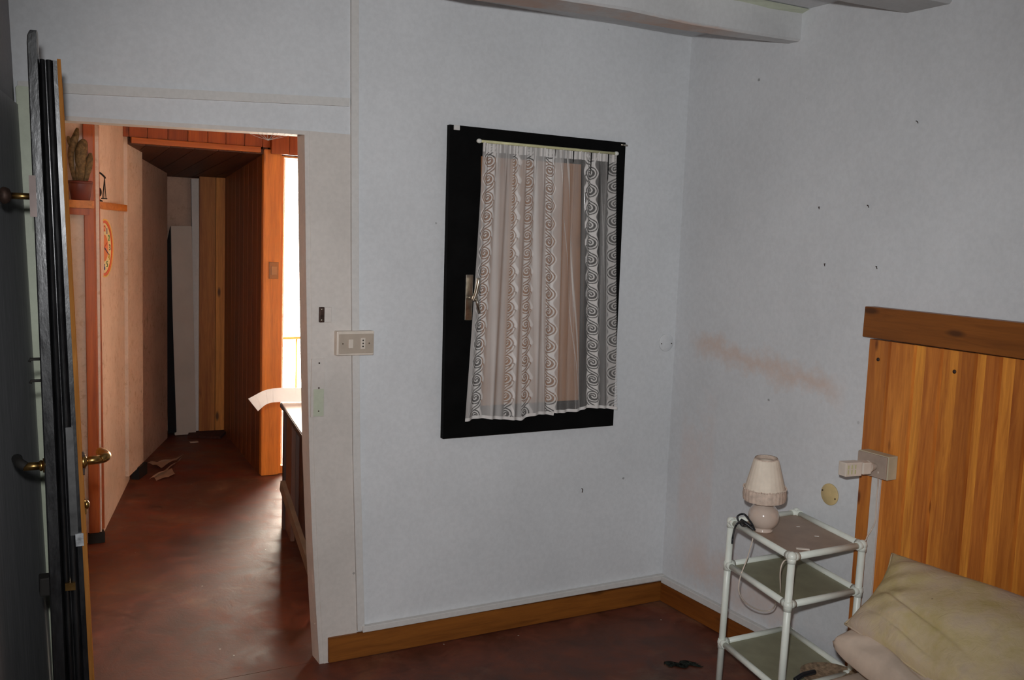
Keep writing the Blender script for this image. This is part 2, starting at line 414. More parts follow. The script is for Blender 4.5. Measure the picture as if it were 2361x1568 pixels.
for i in range(10):
    x = 1.3+(XR-1.3)*i/9; rings.append([(x, 2.70, 2.440+.003*math.sin(i*3)), (x, 2.665, 2.452), (x, 2.70, 2.458)])
loft(bm, rings); struct('trim_12', bm, M['green_white'], 'thin yellowed cove strip between ceiling and first beam', 'cove strip')

# ---------------------------------------------------------------- window in the partition
M['black'] = plain('black_gloss_paint', (.0025, .0025, .0025), .75, var=.3, spec=.1, bmp=.15)
M['chrome'] = plain('tarnished_chrome', (.55, .50, .42), .28, 1.0, .25, 30)
M['shutter'] = wood('brown_board', (.32, .135, .05), (.50, .23, .095), 'Z', .6, knots=.3, tone=.3)
m, nt, bs = new_mat('window_glass'); bs.inputs['Base Color'].default_value = (1, 1, 1, 1); bs.inputs['Roughness'].default_value = .02
tr = N(nt, 'ShaderNodeBsdfTransparent'); gl = N(nt, 'ShaderNodeBsdfGlossy'); gl.inputs['Roughness'].default_value = .05
fr = N(nt, 'ShaderNodeFresnel'); fr.inputs[0].default_value = 1.45; mx = N(nt, 'ShaderNodeMixShader')
lk(nt, fr.outputs[0], mx.inputs[0]); lk(nt, tr.outputs[0], mx.inputs[1]); lk(nt, gl.outputs[0], mx.inputs[2])
lk(nt, mx.outputs[0], nt.nodes['Material Output'].inputs[0]); M['glass'] = m

win = thing('window_1', (1.98, YB, .81), 'black painted window in the room wall behind the lace curtain', 'window', kind='structure')
co = [P(1037, 287, y=YB-.022), P(1442, 329, y=YB-.022), P(1413, 981, y=YB-.022), P(1021, 1012, y=YB-.022)]
pi_ = [(1.700, 1.893), (2.185, 1.893), (2.225, .925), (1.735, .925)]
bm = BM()
o4 = [(c.x, c.z) for c in co]
for k in range(4):
    q = (k+1) % 4
    prism(bm, [o4[k], o4[q], pi_[q], pi_[k]], 'Y', YB-.024, YB+.03)
tag(obj('frame', bm, M['black'], win), 'black painted frame')
bm = BM(); prism(bm, [pi_[0], pi_[1], pi_[2], pi_[3]], 'Y', YB+.0, YB+.004); obj('pane', bm, M['glass'], win)
bm = BM()
for k in range(6):
    xa = 1.66+k*.1; prism(bm, [(xa, .86), (xa+.098, .86), (xa+.098, 1.94), (xa, 1.94)], 'Y', YB+.035, YB+.055, tone=random.random())
tag(obj('shutter', bm, M['shutter'], win), 'brown wooden shutter behind the glass')
bm = BM(); hp = P(1081, 686, y=YB-.03)
box(bm, (hp.x-.016, YB-.032, hp.z-.087), (hp.x+.016, YB-.024, hp.z+.087), .003)
tag(obj('handle_plate', bm, M['chrome'], win), 'tarnished metal back plate')
bm = BM()
tube(bm, [(hp.x+.004, YB-.03, hp.z), (hp.x+.004, YB-.062, hp.z)], .008, 12)
tube(bm, spline([(hp.x+.004, YB-.06, hp.z-.01), (hp.x+.012, YB-.066, hp.z+.02), (hp.x+.018, YB-.07, hp.z+.06), (hp.x+.02, YB-.068, hp.z+.075)]), .008, 12)
tube(bm, [(hp.x+.012, YB-.064, hp.z+.01), (hp.x+.03, YB-.062, hp.z-.055)], .006, 10)
tag(obj('handle', bm, M['chrome'], win), 'chrome lever')
bm = BM(); q = P(1054, 294, y=YB-.03); box(bm, (q.x-.012, YB-.030, q.z-.009), (q.x+.012, YB-.024, q.z+.009), .002); obj('screw_pad', bm, M['trunk'], win)
bm = BM(); q = P(1440, 335, y=YB-.03); tube(bm, [(q.x-.018, YB-.028, q.z+.001), (q.x+.014, YB-.03, q.z)], .0035, 8); obj('hook', bm, M['chrome'], win)

# ---------------------------------------------------------------- lace curtain
def curtain():
    # one unit of the running scroll, worked out as a distance field
    U, V = .078, .0695
    pts = []
    R = .0225
    n = 90
    # spiral from the eye outwards, then a diagonal run into the next unit
    for i in range(n):
        t = i/(n-1); a = -.4 - t*(3*PI-.4); r = .0045 + (R-.0045)*t**.9
        pts.append((r*math.cos(a), r*math.sin(a)*1.05))
    pts = np.array(pts); end = pts[-1]
    tail = []
    ex, ey = end
    q0, q1, q2, q3 = (ex, ey), (ex, ey+V*.34), (R*.80, V*.34), (R*.98, V*.80)
    for i in range(40):
        t = i/39; k = 1-t
        tail.append(tuple(k**3*q0[c]+3*k*k*t*q1[c]+3*k*t*t*q2[c]+t**3*q3[c] for c in (0, 1)))
    pts = np.vstack([pts, np.array(tail)])
    allp = np.vstack([pts+np.array([0, k*V]) for k in (-2, -1, 0, 1, 2)])
    nu, nv = 160, 140
    gu = (np.arange(nu)/(nu-1)-.5)*U*1.2; gv = (np.arange(nv)/nv-.5)*V
    G = np.zeros((nv, nu))
    for j in range(nv):
        d = np.sqrt((gu[:, None]-allp[None, :, 0])**2 + (gv[j]-allp[None, :, 1])**2).min(1)
        G[j] = d
    def tile(du, v):      # -> line mask, band mask
        k = np.clip(((du/(U*1.2)+.5)*(nu-1)).round().astype(int), 0, nu-1)
        vv = ((v/V+.5) % 1.0); j = np.clip((vv*nv).astype(int), 0, nv-1)
        d = G[j, k]
        line = np.clip(1.5-np.abs(d-.0044)/.0018, 0, 1)
        # scalloped edge of the dense band
        sc = .0285 + .0055*np.cos(2*PI*v/V)
        band = np.clip((sc-np.abs(du))/.003, 0, 1)
        return np.clip(line*1.6, 0, 1), band
    y0 = YB-.034
    A, B = P(1113, 330, y=y0), P(1421, 357, y=y0); C_, D_ = P(1067, 970, y=y0), P(1417, 946, y=y0)
    nx, nz = 400, 640
    s = np.linspace(0, 1, nx); t = np.linspace(0, 1, nz)
    S, T = np.meshgrid(s, t)
    xt = A.x+(B.x-A.x)*S; xb = C_.x+(D_.x-C_.x)*S
    te = T**1.0
    # left hem hangs straight for the first half, then flares
    X = xt+(xb-xt)*(T**1.25)
    zt = A.z+(B.z-A.z)*S + .006
    hem = C_.z+(D_.z-C_.z)*S
    step = np.where(S > .56, .012, 0)
    hem = hem + .006*np.sin(S*17) + step - .012*np.exp(-((S-.36)/.04)**2)
    Z = zt+(hem-zt)*T
    # stripes: position across (fraction) at top and bottom, how much of it a fold leaves visible
    def fr(px, py):
        q = P(px, py, y=y0); return q.x, q.z
    stripes = []
    for (pxt, pxb, lo, hi, flip, op) in ((1131, 1091, -1, 1, 1, 1.), (1186, 1162, -.15, 1, 1, .9), (1220, 1206, -.45, 1, 1, .85), (1268, 1262, -.5, 1, -1, 1.), (1362, 1364, -1, 1, -1, 1.), (1417, 1412, -1, .25, 1, .7)):
        stripes.append((P(pxt, 345, y=y0).x, P(pxb, 960, y=y0).x, lo, hi, flip, op))
    alpha = np.full(S.shape, .0)
    tt = (1.93-Z)/(1.93-.88)
    left = P(1290, 600, y=y0).x
    sheer = np.where(X < left, .42, .16); 
    xr_ = P(1385, 600, y=y0).x
    sheer = np.where(X > xr_, .26, sheer)
    alpha = sheer + .05*np.sin(X*140) 
    for (xa, xb_, lo, hi, flip, op) in stripes:
        xc = xa+(xb_-xa)*tt**1.1
        du = (X-xc)*flip
        ln, band = tile(du*1.0, Z + (.02 if flip < 0 else 0))
        okm = ((X-xc) >= lo*.03) & ((X-xc) <= hi*.034)
        a = sheer*(1-band) + band*(.72*op+.06)
        a = a*(1-ln*band) + .14*ln*band
        alpha = np.where(okm & (band > 0.02), a, alpha)
    # doubled cloth along the folds
    for (pa, pb, w, am) in ((1150, 1128, .010, .16), (1197, 1176, .009, .2), (1236, 1232, .011, .22), (1250, 1250, .003, .2), (1290, 1330, .0014, .35), (1309, 1331, .0035, .35), (1320, 1320, .0012, .2), (1397, 1400, .006, .22), (1386, 1395, .002, .2)):
        xc = P(pa, 345, y=y0).x + (P(pb, 960, y=y0).x-P(pa, 345, y=y0).x)*tt
        alpha = alpha + am*np.clip(1-np.abs(X-xc)/w, 0, 1)**.5
    top = np.clip(1-(T/.035), 0, 1) > 0
    alpha = np.where(T < .035, np.maximum(alpha, .62+.2*np.sin(S*260)), alpha)
    alpha = np.where(T > .988, .78, alpha)
    alpha = np.clip(alpha, .12, .93)
    Yf = y0 - .009*np.sin(S*44+1) * (.4+.6*T) - .006*np.sin(S*91) - .012*T
    Yf = Yf - .004*np.sin(S*230)*np.clip(1-T*6, 0, 1)
    co = np.stack([X, Yf, Z], -1).reshape(-1, 3)
    idx = np.arange(nx*nz).reshape(nz, nx)
    f = np.stack([idx[:-1, :-1], idx[:-1, 1:], idx[1:, 1:], idx[1:, :-1]], -1).reshape(-1, 4)
    me = bpy.data.meshes.new('curtain_cloth')
    base = np.array([1.98, YB-.04, 1.95])
    me.vertices.add(len(co)); me.vertices.foreach_set('co', (co-base).ravel())
    me.loops.add(f.size); me.loops.foreach_set('vertex_index', f.ravel())
    me.polygons.add(len(f)); me.polygons.foreach_set('loop_start', np.arange(0, f.size, 4)); me.polygons.foreach_set('loop_total', np.full(len(f), 4))
    me.update(calc_edges=True)
    at = me.attributes.new('weave', 'FLOAT', 'POINT'); at.data.foreach_set('value', alpha.reshape(-1).astype('f'))
    me.polygons.foreach_set('use_smooth', np.ones(len(f), dtype=bool))
    return me, base
m, nt, bs = new_mat('white_lace')
at = N(nt, 'ShaderNodeAttribute', attribute_name='weave')
cv = coords(nt, world=True)
lk(nt, ramp(nt, noise(nt, cv, 5, 3), [(.3, (.76, .72, .69)), (.7, (.88, .85, .82))]), bs.inputs['Base Color'])
bs.inputs['Roughness'].default_value = .9; bs.inputs['Specular IOR Level'].default_value = .1
lk(nt, at.outputs['Fac'], bs.inputs['Alpha']); M['lace'] = m
cur = thing('lace_curtain', (1.98, YB-.04, 1.95), 'sheer white lace curtain with scroll stripes hanging over the black window', 'curtain')
me, base = curtain(); me.materials.append(M['lace'])
o = bpy.data.objects.new('cloth', me); COL.objects.link(o); o.parent = cur
M['plastic_w'] = plain('white_plastic', (.70, .70, .64), .4, var=.08)
M['plastic_y'] = plain('yellowed_plastic', (.62, .60, .34), .5, var=.15)
bm = BM(); a = P(1105, 325, y=YB-.04); b = P(1421, 354, y=YB-.04); tube(bm, [a, b], .0055, 10)
tag(obj('rod', bm, M['plastic_y'], cur), 'thin yellowed rod')
for q in (a, b):
    bm = BM(); sphere(bm, q, .0085, 1.3, 1, 1); tube(bm, [q, q+Vector((0, .02, 0))], .004); obj('rod_end', bm, M['plastic_w'], cur)

# ---------------------------------------------------------------- electrical things on the room wall
M['grey_plastic'] = plain('grey_beige_plastic', (.50, .42, .34), .45, var=.12, nscale=6)
M['cream_plastic'] = plain('cream_plastic', (.72, .64, .55), .4, var=.08)
M['hole'] = plain('dark_hole', (.01, .008, .006), .8)
a = P(776, 764, y=YB-.03); b = P(861, 818, y=YB-.03)
sw = thing('switch_and_socket_box', ((a.x+b.x)/2, YB, b.z), 'beige surface box with rocker switch and socket on the cable trunking', 'switch')
bm = BM(); box(bm, (a.x, YB-.034, b.z), (b.x, YB, a.z), .004); obj('body', bm, M['cream_plastic'], sw)
bm = BM(); box(bm, (a.x+.008, YB-.040, b.z+.008), (b.x-.004, YB-.034, a.z-.010), .002); tag(obj('cover_plate', bm, M['grey_plastic'], sw), 'greyish cover plate')
cxm, czm = (a.x+b.x)/2, (a.z+b.z)/2
bm = BM(); box(bm, (cxm-.030, YB-.045, czm-.017), (cxm-.012, YB-.039, czm+.016), .002); obj('rocker', bm, M['cream_plastic'], sw)
bm = BM(); box(bm, (cxm+.017, YB-.042, czm-.020), (cxm+.034, YB-.039, czm+.020), .001); ins = obj('socket', bm, M['cream_plastic'], sw)
bm = BM()
for dz in (-.011, 0, .011): tube(bm, [(cxm+.0255, YB-.0425, czm+dz), (cxm+.0255, YB-.041, czm+dz)], .0028, 10)
obj('socket_hole', bm, M['hole'], ins)
for dx in (-.050, .049):
    bm = BM(); tube(bm, [(cxm+dx, YB-.042, czm), (cxm+dx, YB-.039, czm)], .0025, 10); obj('screw', bm, M['chrome'], sw)

a = P(736, 708, y=YB-.012); b = P(764, 743, y=YB-.012)
kt = thing('door_catch', ((a.x+b.x)/2, YB, b.z), 'small dark metal catch with painted plate on the door casing', 'catch')
M['old_brass'] = plain('aged_brass', (.50, .30, .10), .3, 1.0, .25, 40)
M['rust'] = plain('rusty_dark_metal', (.07, .04, .03), .6, .6, .3, 60)
bm = BM(); box(bm, (a.x+.018, YB-.015, b.z), (b.x, YB-.006, a.z), .002); obj('plate', bm, M['casing'], kt)
bm = BM(); box(bm, (a.x, YB-.017, b.z), (a.x+.019, YB-.006, a.z), .003); ft = tag(obj('keeper', bm, M['rust'], kt), 'dark brown metal keeper')
for dz in (.008, -.008):
    bm = BM(); sphere(bm, (a.x+.009, YB-.0165, (b.z if dz > 0 else a.z)+dz), .004, 1, .4, 1, 10); obj('screw', bm, M['chrome'], kt)

a = P(714, 828, y=YB-.008); b = P(747, 960, y=YB-.008)
sp_ = thing('strike_plate', ((a.x+b.x)/2, YB, b.z), 'long painted-over strike plate below the catch on the door casing', 'strike plate')
bm = BM(); box(bm, (a.x+.006, YB-.011, b.z), (b.x, YB-.005, a.z), .001); obj('plate', bm, M['casing'], sp_)
bm = BM(); box(bm, (a.x+.015, YB-.013, b.z+.002), (b.x-.003, YB-.010, (a.z+b.z)/2-.004), .001); tag(obj('bare_patch', bm, M['green_white'], sp_), 'greenish worn lower half')
for k in (.93, .5, .1):
    bm = BM(); sphere(bm, ((a.x+b.x)/2+.006, YB-.0125, b.z+(a.z-b.z)*k), .003, 1, .4, 1, 8); obj('screw', bm, M['rust'], sp_)

q = P(1536, 790, y=YB-.003)
bm = BM(); lathe(bm, (0, 0, 0), [(.036, 0), (.038, .001), (.038, .004), (.036, .0055), (.001, .006)], 32)
bm.transform(Matrix.Translation((q.x, YB, q.z)) @ Matrix.Rotation(PI/2, 4, 'X'))
cvp = tag(obj('blanking_cover', bm, M['wall']), 'round blanking cover painted over white left of the room corner', 'cover plate')
for dx in (-.027, .027):
    bm = BM(); sphere(bm, (q.x+dx, YB-.006, q.z-.004), .0028, seg=8); obj('screw', bm, M['rust'], cvp)
q = P(1913, 1140, x=XR-.003)
M['yellow_cover'] = plain('yellowed_cover', (.66, .50, .24), .55, var=.1)
bm = BM(); lathe(bm, (0, 0, 0), [(.036, 0), (.039, .001), (.039, .005), (.037, .007), (.001, .0075)], 32)
bm.transform(Matrix.Translation((XR, q.y, q.z)) @ Matrix.Rotation(-PI/2, 4, 'Y'))
cvp = tag(obj('blanking_cover', bm, M['yellow_cover']), 'round yellowed blanking cover on the right wall beside the headboard', 'cover plate')
for dy in (-.03, .03):
    bm = BM(); sphere(bm, (XR-.008, q.y+dy, q.z+dy*.3), .0028, seg=8); obj('screw', bm, M['rust'], cvp)

# nail scraps in the wall
for i, (px, py, ln) in enumerate(((2115, 280, .012), (2002, 474, .012), (1890, 478, .008), (1903, 609, .008), (2022, 615, .01))):
    q = P(px, py, x=XR); bm = BM(); tube(bm, spline([(XR+.002, q.y, q.z), (XR-.006, q.y, q.z+.001), (XR-.010, q.y-ln*.7, q.z-.002), (XR-.011, q.y-ln, q.z-.007)], 4), .0014, 6)
    tag(obj('nail', bm, M['rust']), ['bent dark nail highest on the right wall, above the bed', 'bent nail on the right wall, right one of the middle pair', 'small nail on the right wall, left one of the middle pair', 'small nail on the right wall, left one of the lower pair', 'bent nail on the right wall, right one of the lower pair'][i], 'nail', 'nails in the right wall')
q = P(1341, 1131, y=YB); bm = BM(); tube(bm, spline([(q.x, YB+.002, q.z+.008), (q.x, YB-.008, q.z+.006), (q.x-.004, YB-.010, q.z-.006)], 4), .002, 6)
tag(obj('nail', bm, M['rust']), 'bent nail in the back wall below the black window', 'nail')

# ---------------------------------------------------------------- the open black door
def gloss_black():
    m, nt, bs = new_mat('black_gloss_door_paint')
    v = coords(nt, (1, 1, .25)); s = noise(nt, v, 45, 6, .7)
    lk(nt, ramp(nt, s, [(.4, (.005, .005, .006)), (.68, (.012, .012, .013)), (.80, (.05, .05, .055))]), bs.inputs['Base Color'])
    lk(nt, ramp(nt, s, [(.3, .28), (.7, .5)]), bs.inputs['Roughness'])
    bs.inputs['Coat Weight'].default_value = .3; bs.inputs['Coat Roughness'].default_value = .25
    bump(nt, bs, noise(nt, coords(nt, (1, 1, .3)), 70, 4), .5, .003)
    return m
M['door_black'] = gloss_black()
M['door_pine'] = wood('raw_door_edge', (.20, .075, .018), (.42, .18, .045), 'Z', 1.0, knots=.4, spec=.0)
YL = 2.40     # y of the lock edge
def DR(a, b, z):
    x0 = .1265+(1.95-z)*.0235; w = .0655+(1.95-z)*.0150
    return Vector((x0 + a*w + b*.088, YL + b - a*.004, z))
def dprism(bm, poly, z0, z1, n=1):
    rings = []
    for i in range(n+1):
        z = z0+(z1-z0)*i/n; rings.append([DR(a, b, z) for a, b in poly])
    t = BM(); loft(t, rings); bmesh.ops.recalc_face_normals(t, faces=t.faces); merge(bm, t)
door = thing('door_1', DR(.5, .92, 0), 'black painted wooden door standing open, edge towards the room', 'door', kind='structure')
def arc(a0, a1, bb, hh, n=6): return [(a0+(a1-a0)*k/n, bb-hh*math.sin(PI*k/n)**.7) for k in range(n+1)]
bm = BM(); dprism(bm, arc(.36, .52, .010, .010)+arc(.54, .74, .010, .009)+[(.76, .006), (.885, .006), (.885, .90), (.36, .90)], .012, 1.942, 6)
obj('leaf', bm, M['door_black'], door)
bm = BM(); dprism(bm, [(0, .006), (.04, -.004), (.30, -.006), (.34, .004), (.34, .06), (0, .06)], .012, 1.975, 6)
rings = [[DR(a, b, z) for a, b in ((.0+q, .006), (.04+q, -.004), (.30+q*.2, -.006), (.34, .004), (.34, .06), (0+q, .06))] for z, q in ((1.975, 0), (1.990, .02), (2.0, .09))]
t = BM(); loft(t, rings); merge(bm, t)
tag(obj('edge_strip', bm, M['door_black'], door), 'tall black edge moulding')
bm = BM(); dprism(bm, [(.05, .06), (.34, .06), (.34, .9), (.05, .9)], .012, 1.942, 1); obj('face_panel', bm, M['dark_panel'], door)
bm = BM(); dprism(bm, [(.888, -.002), (1.0, -.002), (1.0, .90), (.888, .90)], .012, 1.945, 2); tag(obj('back_board', bm, M['door_pine'], door), 'bare pine facing on the far side')
zl = P(150, 985, y=YL).z; z2 = P(150, 1235, y=YL).z
bm = BM(); dprism(bm, [(.60, -.0035), (.80, -.0035), (.80, .012), (.60, .012)], z2, zl, 1); lp = tag(obj('lock_plate', bm, plain('grey_painted_steel', (.10, .10, .10), .4, .5, .2, 30), door), 'grey painted lock plate')
zb = P(150, 1352, y=YL).z
bm = BM(); dprism(bm, [(.40, -.006), (.66, -.006), (.66, .01), (.40, .01)], zb-.009, zb+.009, 1); tag(obj('latch_bolt', bm, M['old_brass'], door), 'brass bolt end')
bm = BM(); c0 = DR(-.02, .03, zb); box(bm, (c0.x-.02, c0.y-.02, zb-.022), (c0.x+.012, c0.y+.02, zb+.022), .004); tag(obj('keyhole_cover', bm, M['hole'], door), 'black keyhole cover')
zw = P(172, 1243, y=YL).z
bm = BM(); dprism(bm, [(.72, -.0045), (.93, -.0045), (.93, .004), (.72, .004)], zw-.016, zw+.014, 1); tag(obj('paint_splash', bm, plain('white_paint_scuff', (.32, .33, .34), .7, var=.3, nscale=80), door), 'whitish paint scuff')
# levers
zh = P(90, 1074, y=YL+.05).z
c0 = DR(0, .05, zh)
bm = BM(); tube(bm, [c0+Vector((.015, 0, 0)), c0+Vector((-.004, 0, 0))], .017, 16); tube(bm, [c0, c0+Vector((-.045, 0, 0))], .0095, 14); sphere(bm, c0+Vector((-.008, 0, 0)), .013, .5, 1, 1)
lv = tag(obj('lever', bm, M['old_brass'], door), 'brass lever handle on the room side')
bm = BM(); tube(bm, spline([c0+Vector((-.040, 0, 0)), c0+Vector((-.052, .01, .008)), c0+Vector((-.056, .06, .006)), c0+Vector((-.052, .11, -.004))]), .011, 12); tag(obj('grip', bm, M['hole'], lv), 'grip with its shade painted in as black')  # room-side grip coloured black to stand for the shade on it
c1 = DR(1, .05, P(210, 1062, y=YL+.05).z)
bm = BM(); tube(bm, [c1+Vector((-.004, 0, 0)), c1+Vector((.006, 0, 0))], .018, 16); tube(bm, [c1, c1+Vector((.046, 0, .003))], .0105, 14); sphere(bm, c1+Vector((.006, -.002, 0)), .013, .5, 1, 1)
lv = tag(obj('lever', bm, M['old_brass'], door), 'brass lever handle on the hall side')
bm = BM(); tube(bm, spline([c1+Vector((.040, 0, .003)), c1+Vector((.052, .006, .006)), c1+Vector((.054, .03, .006)), c1+Vector((.050, .09, .0))]), .0115, 12); tag(obj('grip', bm, M['old_brass'], lv), 'brass grip')
bm = BM(); box(bm, (c1.x-.002, c1.y-.012, c1.z-.03), (c1.x+.005, c1.y+.012, c1.z+.022), .002); obj('rose', bm, M['rust'], door)
c2 = DR(1, .05, P(195, 1162, y=YL+.05).z)
bm = BM(); sphere(bm, c2+Vector((.004, -.004, 0)), .009, .8, 1, 1.2); box(bm, (c2.x-.002, c2.y-.01, c2.z-.022), (c2.x+.004, c2.y+.01, c2.z+.012), .002); obj('keyhole_plate', bm, M['old_brass'], door)
# round knob on a shaft with its wooden block
zk = P(45, 452, y=YL+.06).z; c3 = DR(0, .06, zk)
bm = BM(); tube(bm, [c3, c3+Vector((-.045, 0, 0))], .0075, 12); tag(obj('knob_shaft', bm, M['old_brass'], door), 'brass knob shaft')
bm = BM(); lathe(bm, c3+Vector((-.045, 0, 0)), [(.006, 0), (.015, .004), (.019, .012), (.019, .018), (.012, .025), (.002, .027)], 20, Matrix.Rotation(-PI/2, 4, 'Y')); tag(obj('knob', bm, M['rust'], door), 'dark bronze round knob')
bm = BM(); dprism(bm, [(-.10, .0), (.10, -.008), (.10, .05), (-.10, .05)], zk-.045, zk+.045, 1); tag(obj('knob_block', bm, plain('pinkish_bare_wood', (.34, .27, .25), .7), door), 'pinkish bare block')
for px, py in ((86, 828), (80, 878)):
    q = DR(-.02, .02, P(px, py, y=YL+.02).z); bm = BM(); tube(bm, [q+Vector((.006, 0, 0)), q+Vector((-.018, 0, 0)), q+Vector((-.020, 0, -.006))], .0035, 8); obj('peg', bm, M['hole'], door)

# ---------------------------------------------------------------- headboard
XH = 2.658
hb = thing('headboard', (2.67, 1.6, 0), 'knotty orange pine plank headboard against the right wall', 'headboard')
yl_ = P(2003, 775, x=XH).y
gr = [yl_] + [P(px, 860, x=XH-.0).y for px in (2047, 2106, 2168, 2248, 2306, 2375)]
w_ = .078
while gr[-1] > .75: gr.append(gr[-1]-w_)
bm = BM()
tones = [.25, .55, 1.0, .5, .75, .95, .35]
for i, (ya, yb) in enumerate(zip(gr, gr[1:])):
    tn = tones[i] if i < len(tones) else random.random()
    g = .006
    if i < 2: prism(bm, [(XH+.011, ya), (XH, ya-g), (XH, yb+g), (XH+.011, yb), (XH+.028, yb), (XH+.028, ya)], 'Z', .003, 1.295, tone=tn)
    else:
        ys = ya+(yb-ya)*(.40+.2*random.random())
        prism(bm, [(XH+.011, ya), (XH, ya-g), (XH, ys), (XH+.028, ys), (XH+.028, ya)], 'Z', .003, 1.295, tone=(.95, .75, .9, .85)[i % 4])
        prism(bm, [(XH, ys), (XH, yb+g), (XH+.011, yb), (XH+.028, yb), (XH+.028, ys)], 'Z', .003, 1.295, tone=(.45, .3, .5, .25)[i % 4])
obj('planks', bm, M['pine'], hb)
bm = BM(); prism(bm, [(yl_+.012, P(2003, 777, x=XH-.012).z), (yl_+.010, P(2003, 707, x=XH-.012).z), (.70, 1.398), (.70, 1.296)], 'X', XH-.018, XH+.030, tone=.3, bev=.0015)
tag(obj('top_rail', bm, M['pine_rail'], hb), 'darker top rail')
for px, py in ((2025, 829), (2201, 857)):
    q = P(px, py, x=XH); bm = BM(); sphere(bm, (XH-.001, q.y, q.z), .0065, .5, 1, 1, 12); tag(obj('screw', bm, M['rust'], hb), 'dark screw head')

# trunking and socket box on the headboard
a = P(2010, 1104, x=XH-.01); b = P(1986, 1390, x=XH-.01)
bm = BM(); prism(bm, [(a.y-.034, a.z+.01), (a.y, a.z+.01), (a.y+.004, .05), (a.y-.034, .05)], 'X', XH-.012, XH, bev=.002)
tag(obj('cable_trunking', bm, M['trunk']), 'white cable trunking running down the headboard below the socket box', 'trunking')
yb0 = P(1976, 1070, x=XH-.05).y; yb1 = P(2045, 1080, x=XH-.05).y
zt0 = P(1976, 1036, x=XH-.05).z; zt1 = P(1976, 1090, x=XH-.05).z
sb = thing('socket_box', (XH-.025, (yb0+yb1)/2, zt1), 'grey-beige surface socket box on the left edge of the headboard', 'socket')
bm = BM(); box(bm, (XH-.045, yb1, zt1), (XH, yb0, zt0), .003); obj('body', bm, M['plastic_y2'] if 'plastic_y2' in M else plain('yellow_grey_plastic', (.55, .50, .36), .5), sb)
bm = BM(); box(bm, (XH-.052, yb1+.002, zt1+.002), (XH-.045, yb0-.002, zt0-.002), .002); tag(obj('cover_plate', bm, plain('brown_grey_plate', (.40, .31, .25), .6), sb), 'darker brown-grey plate')  # front plate darker and browner than the box body
# plug, adaptor
ym = yb1+(yb0-yb1)*.35; zm = (zt0+zt1)/2
pl = thing('plug_adaptor', (XH-.1, ym, zm-.03), 'white multi-way adaptor with a plug sticking out of the headboard socket', 'adaptor')
Rt = Matrix.Translation((XH-.052, ym, zm)) @ Matrix.Rotation(math.radians(-8), 4, 'Z')
bm = BM(); t = BM(); lathe(t, (0, 0, 0), [(.006, 0), (.010, .004), (.020, .03), (.021, .032)], 16, Matrix.Rotation(-PI/2, 4, 'Y')); t.transform(Rt); merge(bm, t); obj('plug', bm, M['cream_plastic'], pl)
bm = BM(); box(bm, (-.070, -.020, -.020), (-.034, .020, .020), .004, mtx=Rt); obj('adaptor_body', bm, M['cream_plastic'], pl)
bm = BM(); box(bm, (-.138, -.018, -.024), (-.072, .018, .022), .003, mtx=Rt); ab = obj('adaptor_head', bm, M['cream_plastic'], pl)
for k in range(3):
    bm = BM(); xk = -.130+k*.014
    for (z0, z1) in ((-.016, -.002), (.002, .014)): box(bm, (xk, -.0192, z0), (xk+.005, -.0178, z1), mtx=Rt)
    tag(obj('slot', bm, M['plastic_y'], ab), 'yellowish slot')

# ---------------------------------------------------------------- nightstand of white plastic tubes
M['tube'] = plain('white_plastic_tube', (.80, .84, .76), .35, var=.06)
M['shelf_b'] = plain('taupe_shelf_board', (.36, .26, .195), .5, var=.08)
M['shelf_g'] = plain('greenish_shelf_board', (.30, .29, .19), .5, var=.08)
ns = thing('tube_nightstand', (2.46, 2.34, 0), 'three tier nightstand of white plastic tubes beside the bed', 'nightstand')
tiers = [.62, .465, .18]
C4 = []
for z, pts in ((.62, ((1686, 1203), (1836, 1182), (1988, 1257), (1826, 1285))), ):
    base4 = [P(a, b, z=z) for a, b in pts]
ltr = [base4[0], base4[1], base4[2], base4[3]]
bot = [Vector((p.x-.018, p.y-.006, .012)) for p in ltr]
def post(i, z): t = (z-.012)/(.62-.012); return bot[i].lerp(ltr[i], t)
for i in range(4):
    bm = BM(); tube(bm, [post(i, .012), post(i, .62)], .0120, 14); obj('post', bm, M['tube'], ns)
for ti, z in enumerate(tiers):
    for i in range(4):
        j = (i+1) % 4
        bm = BM(); tube(bm, [post(i, z), post(j, z)], .0110, 14); obj('rail', bm, M['tube'], ns)
    for i in range(4):
        bm = BM(); p = post(i, z); d1 = (post((i+1) % 4, z)-p).normalized(); d2 = (post((i+3) % 4, z)-p).normalized()
        up = post(i, z+.02)-p
        tube(bm, [p-up*1.0, p+(up*.6 if ti else up*.1)], .0145, 14); tube(bm, [p, p+d1*.026], .0137, 14); tube(bm, [p, p+d2*.026], .0137, 14)
        sphere(bm, p+(up*.1 if ti == 0 else up*.0), .0160)
        obj('joint', bm, M['tube'], ns, smooth=False)
    bm = BM(); c = [post(i, z) for i in range(4)]; cc = sum(c, Vector())/4
    put(bm, [p+(cc-p)*.02+Vector((0, 0, -.003)) for p in c]+[p+(cc-p)*.02+Vector((0, 0, -.010)) for p in c], [(0, 1, 2, 3), (7, 6, 5, 4)]+[(k, (k+1) % 4, (k+1) % 4+4, k+4) for k in range(4)])
    obj('shelf', bm, [M['shelf_b'], M['shelf_g'], M['shelf_g']][ti], ns)
ZT = .62-.003

